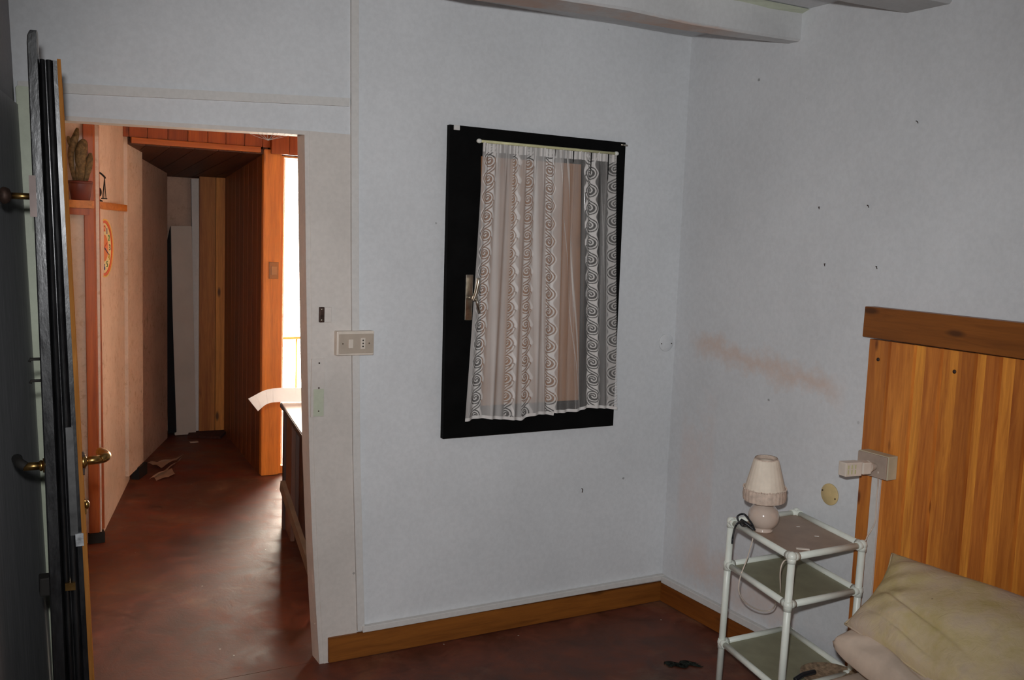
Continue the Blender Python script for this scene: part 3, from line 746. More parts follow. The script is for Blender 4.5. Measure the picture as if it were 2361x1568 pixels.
# ---------------------------------------------------------------- lamp
lc = P(1760, 1226, z=ZT); lc = Vector((lc.x+.004, lc.y+.008, ZT))
lamp = thing('table_lamp', lc, 'small cream lamp with round ceramic base and fringed shade on the nightstand', 'lamp')
M['ceramic'] = plain('cream_ceramic', (.62, .50, .42), .12, var=.06, coat=.6)
M['shade'] = plain('cream_pleated_fabric', (.78, .68, .56), .85, var=.05, nscale=30)
M['fringe'] = plain('cream_fringe', (.62, .49, .40), .9, var=.12, nscale=60)
R_ = .053
bm = BM(); pr = [(.001, .0), (.030, .0), (.034, .003), (.034, .008), (.029, .012)]
for k in range(1, 12):
    a = PI*(k/12*.72+.20); pr.append((R_*math.sin(a), .053 - .050*math.cos(a)))
pr += [(.012, .112), (.009, .122), (.009, .135), (.001, .136)]
lathe(bm, lc, pr, 40); obj('base', bm, M['ceramic'], lamp)
bm = BM(); lathe(bm, lc, [(.009, .13), (.014, .135), (.014, .175), (.001, .176)], 16); tag(obj('lamp_holder', bm, M['cream_plastic'], lamp), 'cream bulb holder')
tilt = Matrix.Translation((0, 0, .006)) @ Matrix.Rotation(math.radians(-3), 4, 'Y') @ Matrix.Rotation(math.radians(2), 4, 'X')
def shell(bm, prof, seg, th, ripple=None, base=Vector((0, 0, 0))):
    outer = prof; inner = [(r-th, z) for r, z in prof][::-1]; full = outer+inner+[outer[0]]
    t = BM(); rings = []
    for i, (r, z) in enumerate(full):
        rings.append([((r*(1+(ripple(k) if ripple else 0)))*math.cos(2*PI*k/seg), (r*(1+(ripple(k) if ripple else 0)))*math.sin(2*PI*k/seg), z) for k in range(seg)])
    loft(t, rings, False, None, True); t.transform(Matrix.Translation(base) @ tilt); merge(bm, t)
bm = BM(); shell(bm, [(.068, .142), (.067, .150), (.042, .247), (.0385, .252)], 96, .0015, lambda k: .006*math.sin(k*PI/2), lc)
tag(obj('shade', bm, M['shade'], lamp), 'cream pleated shade')
bm = BM(); shell(bm, [(.071, .108), (.073, .125), (.0705, .146), (.0695, .150)], 120, .0015, lambda k: .012*math.sin(k*PI*.5), lc)
t = BM()
for k in range(48):
    a = 2*PI*k/48; sphere(t, (.0715*math.cos(a), .0715*math.sin(a), .150+.0015*math.sin(k*2)), .0028, seg=6)
t.transform(Matrix.Translation(lc) @ tilt); merge(bm, t)
tag(obj('fringe', bm, M['fringe'], lamp), 'pinkish fringe band')
bm = BM(); shell(bm, [(.0395, .238), (.0400, .247), (.0385, .2545), (.037, .2545)], 64, .0015, None, lc); obj('top_band', bm, M['fringe'], lamp)

# cables
M['cable_w'] = plain('cream_cable', (.66, .56, .47), .5, var=.05)
M['cable_k'] = plain('black_cable', (.018, .020, .024), .4, var=.2)
L0, L3 = post(0, .62), post(3, .62)
bm = BM()
q = [lc+Vector((-.030, .018, .02)), P(1712, 1212, z=.655), P(1700, 1192, z=.665), P(1716, 1186, z=.67), P(1733, 1207, z=.650), P(1740, 1222, z=.637)]
tube(bm, spline(q), .0035, 8)
q = [P(1738, 1222, z=.637), P(1712, 1203, z=.66), P(1697, 1212, z=.655), P(1690, 1235, x=L0.x-.016), P(1688, 1254, x=L0.x-.018)]
tube(bm, spline(q), .0035, 8)
tube(bm, [P(1708, 1200, z=.655), P(1732, 1215, z=.642)], .0075, 10)
tag(obj('black_cable', bm, M['cable_k']), 'coiled black cable hanging over the nightstand corner beside the lamp', 'cable')
bm = BM()
xw = XH-.016
pp = [lc+Vector((-.034, .006, .006)), P(1735, 1246, y=2.405), P(1722, 1290, y=2.42), P(1707, 1330, y=2.43), P(1704, 1365, y=2.43), P(1722, 1392, y=2.43), P(1755, 1408, y=2.43), P(1780, 1405, y=2.42), P(1791, 1385, y=2.36), P(1799, 1365, y=2.25), P(1799, 1320, y=2.21), P(1806, 1296, y=2.205), P(1822, 1289, y=2.205), P(1880, 1280, z=.60), P(1950, 1262, z=.60), P(1992, 1248, z=.622), P(2000, 1236, x=2.62), P(2010, 1220, x=xw), P(2018, 1200, x=xw), P(2021, 1150, x=xw), P(2024, 1120, x=XH-.02), Vector((XH-.056, ym-.014, zm-.015))]
tube(bm, spline(pp), .0023, 6)
tag(obj('lamp_cord', bm, M['cable_w']), 'cream lamp cord looping through the nightstand up to the headboard socket', 'cord')

M['paper'] = plain('paper', (.80, .76, .70), .8, var=.04)
for i, (px, py, sx, sy, a) in enumerate(((1840, 1214, .012, .006, .3), (1883, 1236, .015, .007, .1), (1851, 1266, .042, .012, .05))):
    q = P(px, py, z=ZT+.002); bm = BM(); box(bm, (-sx/2, -sy/2, .0008), (sx/2, sy/2, .0022 if i < 2 else .004), .0004, mtx=Matrix.Translation((q.x, q.y, ZT)) @ Matrix.Rotation(-.75+a, 4, 'Z'))
    tag(obj('paper_scrap', bm, M['paper'] if i < 2 else M['cream_plastic']), ['tiny white paper scrap on the nightstand nearest the lamp', 'white paper scrap in the middle of the nightstand top', 'flat cream strip lying at the near edge of the nightstand top'][i], 'scrap')
# things on the lowest shelf
zz = .18
q = P(1905, 1562, z=zz); bm = BM()
lathe(bm, (q.x, q.y-.02, zz-.002), [(.05, 0), (.085, .006), (.098, .014), (.10, .018), (.097, .019), (.083, .012), (.05, .006), (.001, .005)], 32)
tag(obj('straw_mat', bm, plain('woven_straw', (.34, .24, .15), .9, var=.3, nscale=70)), 'round brownish woven dish on the lowest nightstand shelf', 'dish')
q0, q1 = P(1833, 1568, z=zz+.02), P(1878, 1549, z=zz+.03)
bm = BM(); tube(bm, spline([q0, q0.lerp(q1, .4)+Vector((0, 0, .006)), q1]), .008, 8, rr=None); tag(obj('leather_strap', bm, M['cable_k']), 'short black strap lying on the lowest nightstand shelf in front of the dish', 'strap')

# ---------------------------------------------------------------- bed and pillow
M['ticking'] = plain('brownish_sheet', (.60, .48, .38), .9, var=.14, nscale=7, bmp=.4)
def pillow_mat():
    m, nt, bs = new_mat('stained_pillow_cotton')
    v = coords(nt, world=True)
    a = noise(nt, v, 4.5, 5, .6); b = noise(nt, v, 14, 5, .6)
    c = ramp(nt, a, [(.36, (.52, .41, .33)), (.52, (.56, .45, .27)), (.66, (.47, .38, .16))])
    c = mix(nt, math_n(nt, 'MULTIPLY', ramp(nt, b, [(.56, 0), (.72, 1)]), .3), c, (.30, .23, .18))
    vo = N(nt, 'ShaderNodeTexVoronoi'); lk(nt, v, vo.inputs['Vector']); vo.inputs['Scale'].default_value = 16
    sf = ramp(nt, vo.outputs['Distance'], [(.035, 1), (.05, 0)])
    gate = ramp(nt, noise(nt, v, 5, 2), [(.5, 0), (.56, 1)])
    c = mix(nt, math_n(nt, 'MULTIPLY', math_n(nt, 'MULTIPLY', sf, gate), .8), c, (.10, .06, .05))
    lk(nt, c, bs.inputs['Base Color']); bs.inputs['Roughness'].default_value = .95; bs.inputs['Specular IOR Level'].default_value = .1
    bump(nt, bs, noise(nt, v, 26, 4, .6, 1.2), .35, .008)
    return m
M['pillow'] = pillow_mat()
bed = thing('bed', (1.66, 1.42, 0), 'bed with brownish sheet in front of the pine headboard', 'bed')
def cushion_box(bm, a, b, r, seg=4):
    t = BM(); box(t, a, b); bmesh.ops.bevel(t, geom=list(t.edges), offset=r, segments=seg, affect='EDGES', profile=.5); merge(bm, t)
bm = BM(); cushion_box(bm, (.70, .95, .19), (2.63, 1.90, .365), .05); obj('mattress', bm, M['ticking'], bed, smooth=True)
bm = BM(); box(bm, (.70, .97, .13), (2.63, 1.86, .19), .005); obj('bed_base', bm, M['pine_rail'], bed)
for x in (.78, 2.55):
    for y in (1.03, 1.80):
        bm = BM(); box(bm, (x-.03, y-.03, 0), (x+.03, y+.03, .13), .003); obj('leg', bm, M['pine_rail'], bed)

def pillow(A, B, C, D, TK=.088, EX=.42, UN=.75):
    nu, nv = 90, 64
    n = ((B-A).cross(D-A)).normalized()
    if n.z < 0: n = -n
    top = []; botm = []
    def wr(u, v, s):
        q = .007*math.sin(u*9+v*5+s)*math.sin(v*7-u*3) + .0045*math.sin(u*21-v*12+s*2)*math.exp(-((v-.85)/.3)**2) + .004*math.sin((u*1.2+v)*26)*math.exp(-((u-.08)/.14)**2)
        q += -.012*math.exp(-(((v-.62)-.35*(u-.2))/.018)**2)*math.exp(-((u-.32)/.22)**2)   # long crease
        q += -.010*math.exp(-(((v-.80)-.25*(u-.1))/.014)**2)*math.exp(-((u-.30)/.25)**2)
        return q
    for j in range(nv+1):
        for i in range(nu+1):
            u = i/nu; v = j/nv
            # pull the sides in, leave the corners out as ears
            uu = u + (.5-u)*.09*math.sin(PI*v); vv = v + (.5-v)*.09*math.sin(PI*u)
            p = A.lerp(B, uu).lerp(D.lerp(C, uu), vv)
            e = (abs(math.sin(PI*u))**EX)*(abs(math.sin(PI*v))**EX)
            th = TK*e
            top.append(p+n*(th+wr(u, v, 0)*min(1, e*1.6))+Vector((0, 0, .004*math.sin(u*30))*1)*(1-min(1, e*3)) if False else p+n*(th+wr(u, v, 0)*min(1, e*1.6)))
            botm.append(p+Vector((-.42, .02, -1)).normalized()*(th*UN+wr(u, v, 2)*min(1, e)))
    W_ = nu+1
    vs = top+botm; off = len(top); fs = []
    for j in range(nv):
        for i in range(nu):
            a = j*W_+i; fs.append((a, a+1, a+1+W_, a+W_)); fs.append((off+a, off+a+W_, off+a+1+W_, off+a+1))
    bm = BM(); put(bm, vs, fs); bmesh.ops.remove_doubles(bm, verts=bm.verts, dist=.0004)
    return bm, [A, B, C, D], top, W_, nu, nv
bm, cor, top, W_, nu, nv = pillow(Vector((2.58, 2.0, .475)), Vector((2.60, 1.25, .46)), Vector((2.0, 1.18, .43)), Vector((2.195, 1.915, .452)), .064, .26, 1.3)
tag(obj('pillow', bm, M['ticking'], smooth=True), 'flat brownish beige pillow lying underneath the large stained pillow', 'pillow')
bm, cor, top, W_, nu, nv = pillow(Vector((2.545, 2.01, .640)), Vector((2.60, 1.25, .640)), Vector((2.06, 1.20, .46)), Vector((2.255, 1.925, .490)))
pil = tag(obj('pillow', bm, M['pillow'], smooth=True), 'large stained yellowish pillow leaning on the pine headboard', 'pillow')
bm = BM()
loop = [top[i] for i in range(0, nu+1, 2)]+[top[j*W_+nu] for j in range(1, nv+1, 2)]+[top[nv*W_+i] for i in range(nu, -1, -2)]+[top[j*W_] for j in range(nv, 0, -2)]
tube(bm, loop+[loop[0]], .0035, 6); obj('seam', bm, M['pillow'], pil)

# rag on the floor by the nightstand
q = P(1575, 1533, z=0); bm = BM(); n = 14; rows = []
for j in range(n):
    rows.append([(q.x+(i/n-.5)*.12+.01*math.sin(j*1.7), q.y+(j/n-.5)*.05+.012*math.sin(i*.9)-(i/n-.5)*.04, .003+.008*abs(math.sin(i*1.3+j*.8))*math.sin(PI*i/(n-1))*math.sin(PI*j/(n-1))) for i in range(n)])
loft(bm, rows, False, None, True, closed=False)
bmesh.ops.solidify(bm, geom=list(bm.faces), thickness=.002)
tag(obj('rag', bm, plain('dark_green_rag', (.03, .04, .03), .95, var=.3, nscale=50)), 'small dark green scrap of rag on the red floor before the nightstand', 'rag')

# ================================================================ the hall beyond the doorway
ZH = 2.42
A0 = P(205, 1255, z=0); A1 = P(241, 1255, z=0)       # front of the orange post
W0 = P(243, 1190, z=0); W1 = P(299, 1105, z=0)       # hall side wall
K0 = P(322, 1090, z=0); K1 = P(386, 1010, z=0)       # corridor wall
def vwall(bm, a, b, z0, z1, th, side=1, za=None, tone=None):
    """upright slab from a to b, th thick to the left (side=1) or right"""
    d = Vector((b.x-a.x, b.y-a.y, 0)).normalized(); n = Vector((-d.y, d.x, 0))*th*side
    z1b = z1 if za is None else za
    p = [Vector((a.x, a.y, z0)), Vector((b.x, b.y, z0)), Vector((b.x, b.y, z1b)), Vector((a.x, a.y, z1))]
    t = BM(); put(t, p+[x+n for x in p], [(0, 1, 2, 3), (7, 6, 5, 4), (0, 4, 5, 1), (1, 5, 6, 2), (2, 6, 7, 3), (3, 7, 4, 0)], tone)
    bmesh.ops.recalc_face_normals(t, faces=t.faces); merge(bm, t)
X5 = P(200, 1225, z=0)
hA = Vector((A1.x-.035, A1.y+.02, 0)); 
bm = BM()
vwall(bm, Vector((-.2, 5.13, 0)), Vector((.57, 5.10, 0)), 0, ZH, .08, 1)
vwall(bm, Vector((.56, 5.11, 0)), Vector((W1.x, W1.y, 0)), 0, ZH, .08, 1)
struct('wall_hall_left', bm, M['plas_hall'])
# thin painted pilaster at the corridor mouth
bm = BM(); Wq = P(284, 1125, z=0)
vwall(bm, Vector((Wq.x+.004, Wq.y, 0)), Vector((K0.x-.01, K0.y-.02, 0)), .07, ZH, .03, -1)
struct('trim_13', bm, M['plas_hall'], 'pale painted corner post at the corridor mouth', 'corner post')
bm = BM(); vwall(bm, Vector((W1.x+.01, W1.y-.01, 0)), Vector((K0.x+.0, K0.y-.02, 0)), 0, .075, .045, -1); struct('trim_14', bm, M['hole'], 'black skirting block under the corner post', 'skirting')
bm = BM(); vwall(bm, Vector((W1.x-.02, W1.y, 0)), Vector((K1.x, K1.y, 0)), 0, ZH, .06, 1); vwall(bm, Vector((K1.x, K1.y, 0)), Vector((K1.x+.04, 7.75, 0)), 0, ZH, .06, 1); struct('wall_corridor_left', bm, M['plas_corr'])
# corridor end
E1 = P(523, 1000, z=0); E0 = P(460, 993, z=0)
bm = BM(); vwall(bm, Vector((K1.x-.25, 7.72, 0)), Vector((2.1, 7.72, 0)), 0, ZH, .06, 1); struct('wall_corridor_end', bm, M['plas_corr'])
YE = 7.56
def xe(px, py=800, y=YE): return P(px, py, y=y)
pw = P(440, 988, y=YE)
strp = [P(441, 412, y=YE), P(458, 412, y=YE), P(463, 990, y=YE), P(449, 990, y=YE)]
bm = BM(); prism(bm, [(strp[0].x, strp[0].z), (strp[1].x, strp[1].z), (strp[2].x, .0), (strp[3].x, .0)], 'Y', YE, YE+.03)
struct('trim_15', bm, M['trunk'], 'white painted upright strip at the corridor end', 'strip')
a, b = P(393, 521, y=YE-.03), P(441, 521, y=YE-.03); c, d = P(451, 992, y=YE-.03), P(402, 997, y=YE-.03)
bm = BM(); prism(bm, [(a.x, a.z), (b.x, b.z), (c.x, .004), (d.x, .004)], 'Y', YE-.05, YE-.02, bev=.003)
tag(obj('white_panel', bm, plain('off_white_panel', (.50, .44, .38), .6, var=.08, nscale=3)), 'tall off-white panel standing at the end of the corridor', 'panel')
# narrow black upright strip beside it
bm = BM(); pts = [(391, 522), (394, 560), (397, 700), (402, 850), (407, 997), (388, 1000), (385, 880), (379, 760), (376, 660), (380, 590), (387, 550)]
pts = [(393 + 0, 522)]+pts[1:]
pq = [P(x, y, y=YE-.07) for x, y in pts]
prism(bm, [(p.x, max(.01, p.z)) for p in pq], 'Y', YE-.075, YE-.052, bev=.004)
tag(obj('dark_strip', bm, plain('black_strip', (.004, .004, .006), .95, var=.2)), 'long narrow black strip beside the off-white panel', 'cloth')
# planks at the end of the corridor
bm = BM()
px_ = [P(459, 700, y=YE-.02).x, P(497, 700, y=YE-.02).x, P(524, 700, y=YE-.02).x, P(560, 700, y=YE-.02).x]
for k, tn in enumerate((.15, .6, .3)):
    prism(bm, [(px_[k]+.002, 0), (px_[k+1]-.002, 0), (px_[k+1]-.002, 2.05), (px_[k]+.002, 2.05)], 'Y', YE-.02, YE, tone=tn, bev=.003)
M['end_planks'] = wood('knotty_end_planks', (.38, .12, .02), (.72, .29, .055), 'Z', .5, knots=1, tone=.8, knotcol=(.05, .014, .004), kscale=.9)
tag(obj('trim_16', bm, M['end_planks']), 'knotty wooden planks at the corridor end', 'planking', kind='structure')
# corridor right side: dark panelling from the front post back
PR0 = P(602, 1099, z=0); PR1 = P(648, 1101, z=0)
S0 = Vector((PR0.x, PR0.y+.03, 0)); S1 = Vector((1.725, 7.56, 0))
bm = BM(); d = (S1-S0); nplk = 9
for k in range(nplk):
    a = S0+d*(k/nplk); b = S0+d*((k+1)/nplk-.003); vwall(bm, a, b, 0, 2.30, .03, -1, tone=random.random())
tag(obj('trim_17', bm, M['brown_panel']), 'dark brown panelling along the right of the corridor', 'panelling', kind='structure')
# corridor ceiling, sloping down to the back
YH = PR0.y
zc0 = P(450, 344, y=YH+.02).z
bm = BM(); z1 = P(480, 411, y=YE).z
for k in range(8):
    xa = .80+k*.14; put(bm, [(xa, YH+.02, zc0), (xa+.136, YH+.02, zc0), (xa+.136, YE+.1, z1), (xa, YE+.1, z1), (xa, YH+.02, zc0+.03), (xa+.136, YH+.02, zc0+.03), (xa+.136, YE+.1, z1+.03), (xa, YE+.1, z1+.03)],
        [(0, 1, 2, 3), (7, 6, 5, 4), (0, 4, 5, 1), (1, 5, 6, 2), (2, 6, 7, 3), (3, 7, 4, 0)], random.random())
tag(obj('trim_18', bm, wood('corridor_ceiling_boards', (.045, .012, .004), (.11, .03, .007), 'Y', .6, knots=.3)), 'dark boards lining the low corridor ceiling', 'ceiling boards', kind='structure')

# header of short boards across the corridor mouth
YHd = YH-.01
xh0 = P(277, 330, y=YHd).x; xh1 = P(626, 330, y=YHd).x; xh2 = 2.9
zb_ = P(450, 333, y=YHd).z
edges = [P(x, 310, y=YHd).x for x in (277, 297, 340, 387, 433, 479, 521, 564, 606, 660)]
bm = BM()
for k, (xa, xb) in enumerate(zip(edges, edges[1:])):
    prism(bm, [(xa+.001, zb_+.015), (xb-.001, zb_+.015), (xb-.001, ZH), (xa+.001, ZH)], 'Y', YHd, YHd+.02, tone=[.2, .35, .5, .3, .8, .6, .5, .4, .5][k], bev=.003)
tag(obj('trim_19', bm, M['orange_dark']), 'short upright red-brown boards above the corridor mouth', 'boards', kind='structure')
bm = BM(); box(bm, (xh0+.06, YHd-.012, zb_-.020), (P(601, 330, y=YHd).x, YHd+.03, zb_+.014), .003, .5)
tag(obj('trim_20', bm, M['orange_x']), 'red-brown rail under the short boards', 'rail', kind='structure')
# front post, bright orange
zp = P(600, 343, y=PR0.y).z
bm = BM(); prism(bm, [(PR0.x, PR0.y), (PR1.x+.002, PR0.y), (PR1.x+.002, PR0.y+.05), (PR0.x, PR0.y+.05)], 'Z', .004, zp, tone=.6, bev=.004)
tag(obj('trim_21', bm, M['orange']), 'bright knotty orange post right of the corridor', 'post', kind='structure')
# upper box section over the glazed door
bm = BM(); t0 = P(627, 300, y=PR0.y-.05); t1 = P(627, 354, y=PR0.y-.05)
xs_ = [t0.x, P(668, 330, y=PR0.y-.05).x, 2.0, 2.3, 2.6, 2.9, 3.19]
for k, (xa, xb) in enumerate(zip(xs_, xs_[1:])):
    prism(bm, [(xa+.001, t1.z), (xb-.001, t1.z), (xb-.001, ZH), (xa+.001, ZH)], 'Y', PR0.y-.05, PR0.y-.02, tone=.3+.2*(k % 2), bev=.002)
tag(obj('trim_22', bm, M['orange_dark']), 'red-brown boards above the glazed door', 'boards', kind='structure')

# glazed balcony door / window, daylight behind
YW = PR0.y+.04
wx0 = P(652, 600, y=YW).x; wzt = P(660, 364, y=YW).z
gw = thing('window_2', (2.25, YW, 0), 'bright glazed balcony door at the far side of the hall', 'window', kind='structure')
bm = BM()
fx0 = PR1.x+.003; fx1 = 3.19  # unseen right part of the glazing, widened to let more daylight in
box(bm, (fx0, YW, 0), (wx0, YW+.05, wzt+.02), .002, .6); box(bm, (fx1-.05, YW, 0), (fx1, YW+.05, wzt+.02), .002, .6)
box(bm, (wx0, YW, wzt), (fx1-.05, YW+.05, wzt+.022), .002, .6); box(bm, (wx0, YW, 0), (fx1-.05, YW+.05, .05), .002, .6)
tag(obj('frame', bm, M['orange'], gw), 'orange wooden frame')
bm = BM(); box(bm, (wx0, YW+.02, .05), (fx1-.05, YW+.025, wzt)); obj('pane', bm, M['glass'], gw)
# walls of the hall that only bounce light
bm = BM(); box(bm, (3.19, YW, 0), (3.3, YW+.08, ZH)); box(bm, (PR1.x, YW+.001, wzt+.02), (3.2, YW+.08, ZH)); struct('wall_hall_far', bm, M['plas_hall'])
bm = BM(); box(bm, (3.2, YB+TH, 0), (3.3, YW, ZH)); struct('wall_hall_right', bm, M['plas_hall'])
bm = BM(); box(bm, (-.3, YB+TH, ZH), (3.3, YHd, ZH+.05)); struct('ceiling_hall', bm, M['orange_x']).name = 'ceiling.001'
bm = BM(); box(bm, (-.3, YB+TH, 0), (-.2, 5.3, ZH)); struct('wall_hall_near_left', bm, M['plas_hall'])
bm = BM(); box(bm, (.4, YHd+.02, ZH), (2.1, 7.8, ZH+.05)); struct('ceiling_corridor', bm, M['plas_corr']).name = 'ceiling.002'
bm = BM(); box(bm, (XR+.1, YB, 0), (3.3, YB+TH, ZH)); struct('wall_hall_front', bm, M['plas_hall'])
bm = BM(); box(bm, (1.775, YW+.09, 0), (1.80, 7.72, ZH)); struct('wall_corridor_outer', bm, M['plas_corr'])

# balcony railing outside
yr = YW+.55; zr = P(680, 779, y=yr).z
rl = thing('balcony_railing', (2.4, yr, 0), 'thin orange wooden balcony railing outside the glazed door', 'railing')
bm = BM(); box(bm, (2.15-.0, yr-.012, zr-.010), (3.6, yr+.012, zr+.010), .002, .5)
bm.free(); bm = BM(); box(bm, (1.75, yr-.014, zr-.009), (3.6, yr+.014, zr+.009), .002, .5); obj('top_rail', bm, M['orange_x'], rl)
for k in range(9):
    bx = P(683, 850, y=yr).x+k*.16-0; bm = BM(); tube(bm, [(bx, yr, .0), (bx, yr, zr-.009)], .007, 8); obj('baluster', bm, M['orange'], rl)

# orange post at the left corner with its black foot and the shelf round it
bm = BM(); pw_ = (A1-A0).length
pa = Vector((A0.x, A0.y, 0)); pb = Vector((A1.x-.006, A1.y, 0))
def lean_prism(bm, poly, z0, z1, lx, tone=.5):
    t = BM(); loft(t, [[(x+lx*(z-0), y, z) for x, y in poly] for z in (z0, z1)], tone=tone); bmesh.ops.recalc_face_normals(t, faces=t.faces)
    bmesh.ops.bevel(t, geom=list(t.edges), offset=.002, segments=1, affect='EDGES'); merge(bm, t)
ap = [P(190, 280, y=A0.y), P(224, 280, y=A0.y)]
xf = P(229, 1230, y=A0.y).x; poly = [(pa.x+.003, A0.y), (xf, A0.y), (xf+.034, A0.y+.07), (pa.x+.003, A0.y+.07)]
lx = (P(222, 300, y=A0.y).x-P(236, 1230, y=A0.y).x)/(2.0)
zft = P(222, 1229, y=A0.y).z
lean_prism(bm, poly, zft, ZH, lx, .35)
tag(obj('trim_23', bm, M['orange_dark2'] if 'orange_dark2' in M else wood('orange_brown_post', (.28, .055, .006), (.50, .12, .014), 'Z', .4, knots=.9, knotcol=(.09, .02, .004))), 'orange-brown upright board at the corner of the hall wall', 'post', kind='structure')
bm = BM(); box(bm, (pa.x-.002, A0.y-.004, .001), (pb.x+.012, A0.y+.06, zft-.001), .002); tag(obj('trim_24', bm, M['hole']), 'black foot block under the orange-brown upright board', 'skirting', kind='structure')

# corner shelf
s0, s1 = P(152, 466, y=A0.y-.05), P(212, 466, y=A0.y-.05)
zs1 = P(200, 462, y=A0.y-.05).z; zs0 = P(200, 480, y=A0.y-.05).z; zs00 = P(200, 496, y=A0.y-.05).z
sh_ = thing('corner_shelf', (s1.x-.05, A0.y, zs00), 'narrow orange wooden shelf wrapped round the corner of the hall wall', 'shelf')
e2 = P(281, 478, y=W1.y-.9)
s1b = Vector((s1.x+.0, A0.y-.05, 0))
side_end = Vector((W1.x-.085, 5.95, 0))
poly = [(s0.x-.1, A0.y-.05), (s1.x, A0.y-.05), (side_end.x+.03, side_end.y), (side_end.x-.05, side_end.y), (s1.x-.03, A0.y+.02), (s0.x-.1, A0.y+.02)]
bm = BM(); prism(bm, poly, 'Z', zs0, zs1, .5, .002); tag(obj('board', bm, wood('shelf_pine', (.45, .15, .02), (.70, .27, .04), 'Y', .45, knots=.3), sh_), 'orange shelf board')
bm = BM(); prism(bm, [(s0.x-.1, A0.y-.04), (s1.x-.01, A0.y-.04), (s1.x-.01, A0.y-.012), (s0.x-.1, A0.y-.012)], 'Z', zs00, zs0-.001, .3, .002); tag(obj('apron', bm, M['orange_dark'], sh_), 'dark red-brown apron')

# cactus in a pot on the shelf
cp = P(186, 463, y=A0.y-.02); cc = Vector((cp.x, A0.y-.015, zs1))
pc = thing('potted_cactus', cc, 'withered brown cactus in a dark red plant pot on the corner shelf', 'plant')
bm = BM(); lathe(bm, cc, [(.038, 0), (.041, .002), (.053, .075), (.053, .078), (.055, .079), (.055, .090), (.050, .090), (.048, .078), (.001, .078)], 24); tag(obj('pot', bm, plain('dark_red_clay', (.13, .022, .012), .45, var=.15), pc), 'dark red clay pot')
bm = BM(); lathe(bm, cc, [(.047, .074), (.047, .082), (.001, .084)], 20); obj('soil', bm, plain('dry_soil', (.12, .08, .05), 1), pc)
M['cactus'] = plain('withered_cactus', (.17, .115, .045), .75, var=.35, nscale=60, bmp=.5)
def stem(pts, rr):
    bm = BM(); pts = spline([cc+Vector(p) for p in pts], 6); n = len(pts)
    rads = []
    for i in range(n):
        t = i/(n-1)*(len(rr)-1); k = min(int(t), len(rr)-2); rads.append(rr[k]+(rr[k+1]-rr[k])*(t-k))
    tube(bm, pts, .01, 12, rr=rads); return obj('stem', bm, M['cactus'], pc, smooth=True)
stem([(-.022, 0, .08), (-.036, 0, .15), (-.040, 0, .21), (-.030, 0, .26), (-.018, -.005, .30), (-.010, 0, .335)], [.008, .010, .013, .016, .018, .014, .006])
stem([(.0, 0, .08), (.004, .0, .14), (.002, 0, .20), (.012, 0, .26), (.020, 0, .285)], [.012, .016, .024, .028, .022, .008])
stem([(.020, .005, .08), (.030, .005, .13), (.040, .005, .18), (.046, .005, .225)], [.010, .014, .018, .016, .006])
stem([(-.030, 0, .235), (-.046, 0, .275), (-.050, 0, .295)], [.006, .012, .009, .004])
stem([(-.012, 0, .08), (-.014, 0, .13), (-.010, 0, .185)], [.007, .010, .009, .005])

# black wrought figure beside it
g0 = P(228, 462, y=A0.y+.05); gz = zs1; gx = P(231, 440, y=A0.y+.1).x
fg = thing('iron_ornament', (gx, A0.y+.1, gz), 'small black wrought iron lamp-post ornament on the corner shelf', 'ornament')
g = Vector((gx, A0.y+.1, gz))
bm = BM(); lathe(bm, g+Vector((-.006, 0, 0)), [(.018, 0), (.018, .004), (.008, .010), (.001, .012)], 16); obj('foot', bm, M['hole'], fg)
bm = BM(); tube(bm, spline([g+Vector((-.010, 0, .008)), g+Vector((-.014, 0, .06)), g+Vector((-.014, 0, .13)), g+Vector((-.012, 0, .155))]), .004, 8); tube(bm, spline([g+Vector((-.014, 0, .145)), g+Vector((.004, 0, .135)), g+Vector((.020, 0, .120)), g+Vector((.022, 0, .112))]), .0045, 8); obj('arm', bm, M['hole'], fg)
for dx in (.010, .016, .026):
    bm = BM(); tube(bm, [g+Vector((.020, 0, .115)), g+Vector((dx, 0, .018))], .0018, 6); obj('chain', bm, M['hole'], fg)
bm = BM(); box(bm, (g.x+.004, g.y-.008, gz+.012), (g.x+.032, g.y+.008, gz+.018), .002); obj('tray', bm, M['hole'], fg)
bm = BM(); sphere(bm, g+Vector((-.004, 0, .045)), .014, .8, .6, 1.6, 10); obj('figure', bm, M['hole'], fg)

# wall clock, seen almost from the side
yc = 5.34; ck = P(238, 572, y=yc); ckz = P(238, 572, y=yc).z
rad = (P(238, 505, y=yc).z-P(238, 640, y=yc).z)/2
clk = thing('wall_clock', (ck.x, yc, ck.z-rad), 'round yellow and orange clock with coloured numerals on the hall wall', 'clock')
# its face turned 15 degrees off the line of sight
va = math.atan2(ck.x, yc); ang = va + math.radians(15.5)      # direction lying in the face, towards the back
ex = Vector((math.sin(ang), math.cos(ang), 0)); nrm = Vector((ex.y, -ex.x, 0))   # faces the room
CM = Matrix((ex, Vector((0, 0, 1)), nrm)).transposed().to_4x4(); CM.translation = Vector((ck.x, yc, ck.z))
def disc(r0, r1, z0, z1, seg=48):
    bm = BM(); prof = [(r0, z0), (r1, z0), (r1, z1), (r0, z1), (r0, z0)]
    loft(bm, [[(r*math.cos(2*PI*k/seg), r*math.sin(2*PI*k/seg), z) for k in range(seg)] for r, z in prof], False); bm.transform(CM); return bm
def cm(n, c): return plain(n, c, .5, var=.05)
yel = cm('clock_yellow', (.85, .60, .12)); red = cm('clock_red', (.75, .13, .03)); crm = cm('clock_cream', (.82, .74, .36)); org = cm('clock_orange', (.80, .24, .06))
tag(obj('rim', disc(rad*.95, rad, -.012, .010), yel, clk), 'yellow rim'); tag(obj('ring', disc(rad*.86, rad*.95, -.012, .008), red, clk), 'red ring')
bm = disc(.0005, rad*.86, -.010, .004); tag(obj('dial', bm, crm, clk), 'cream dial')
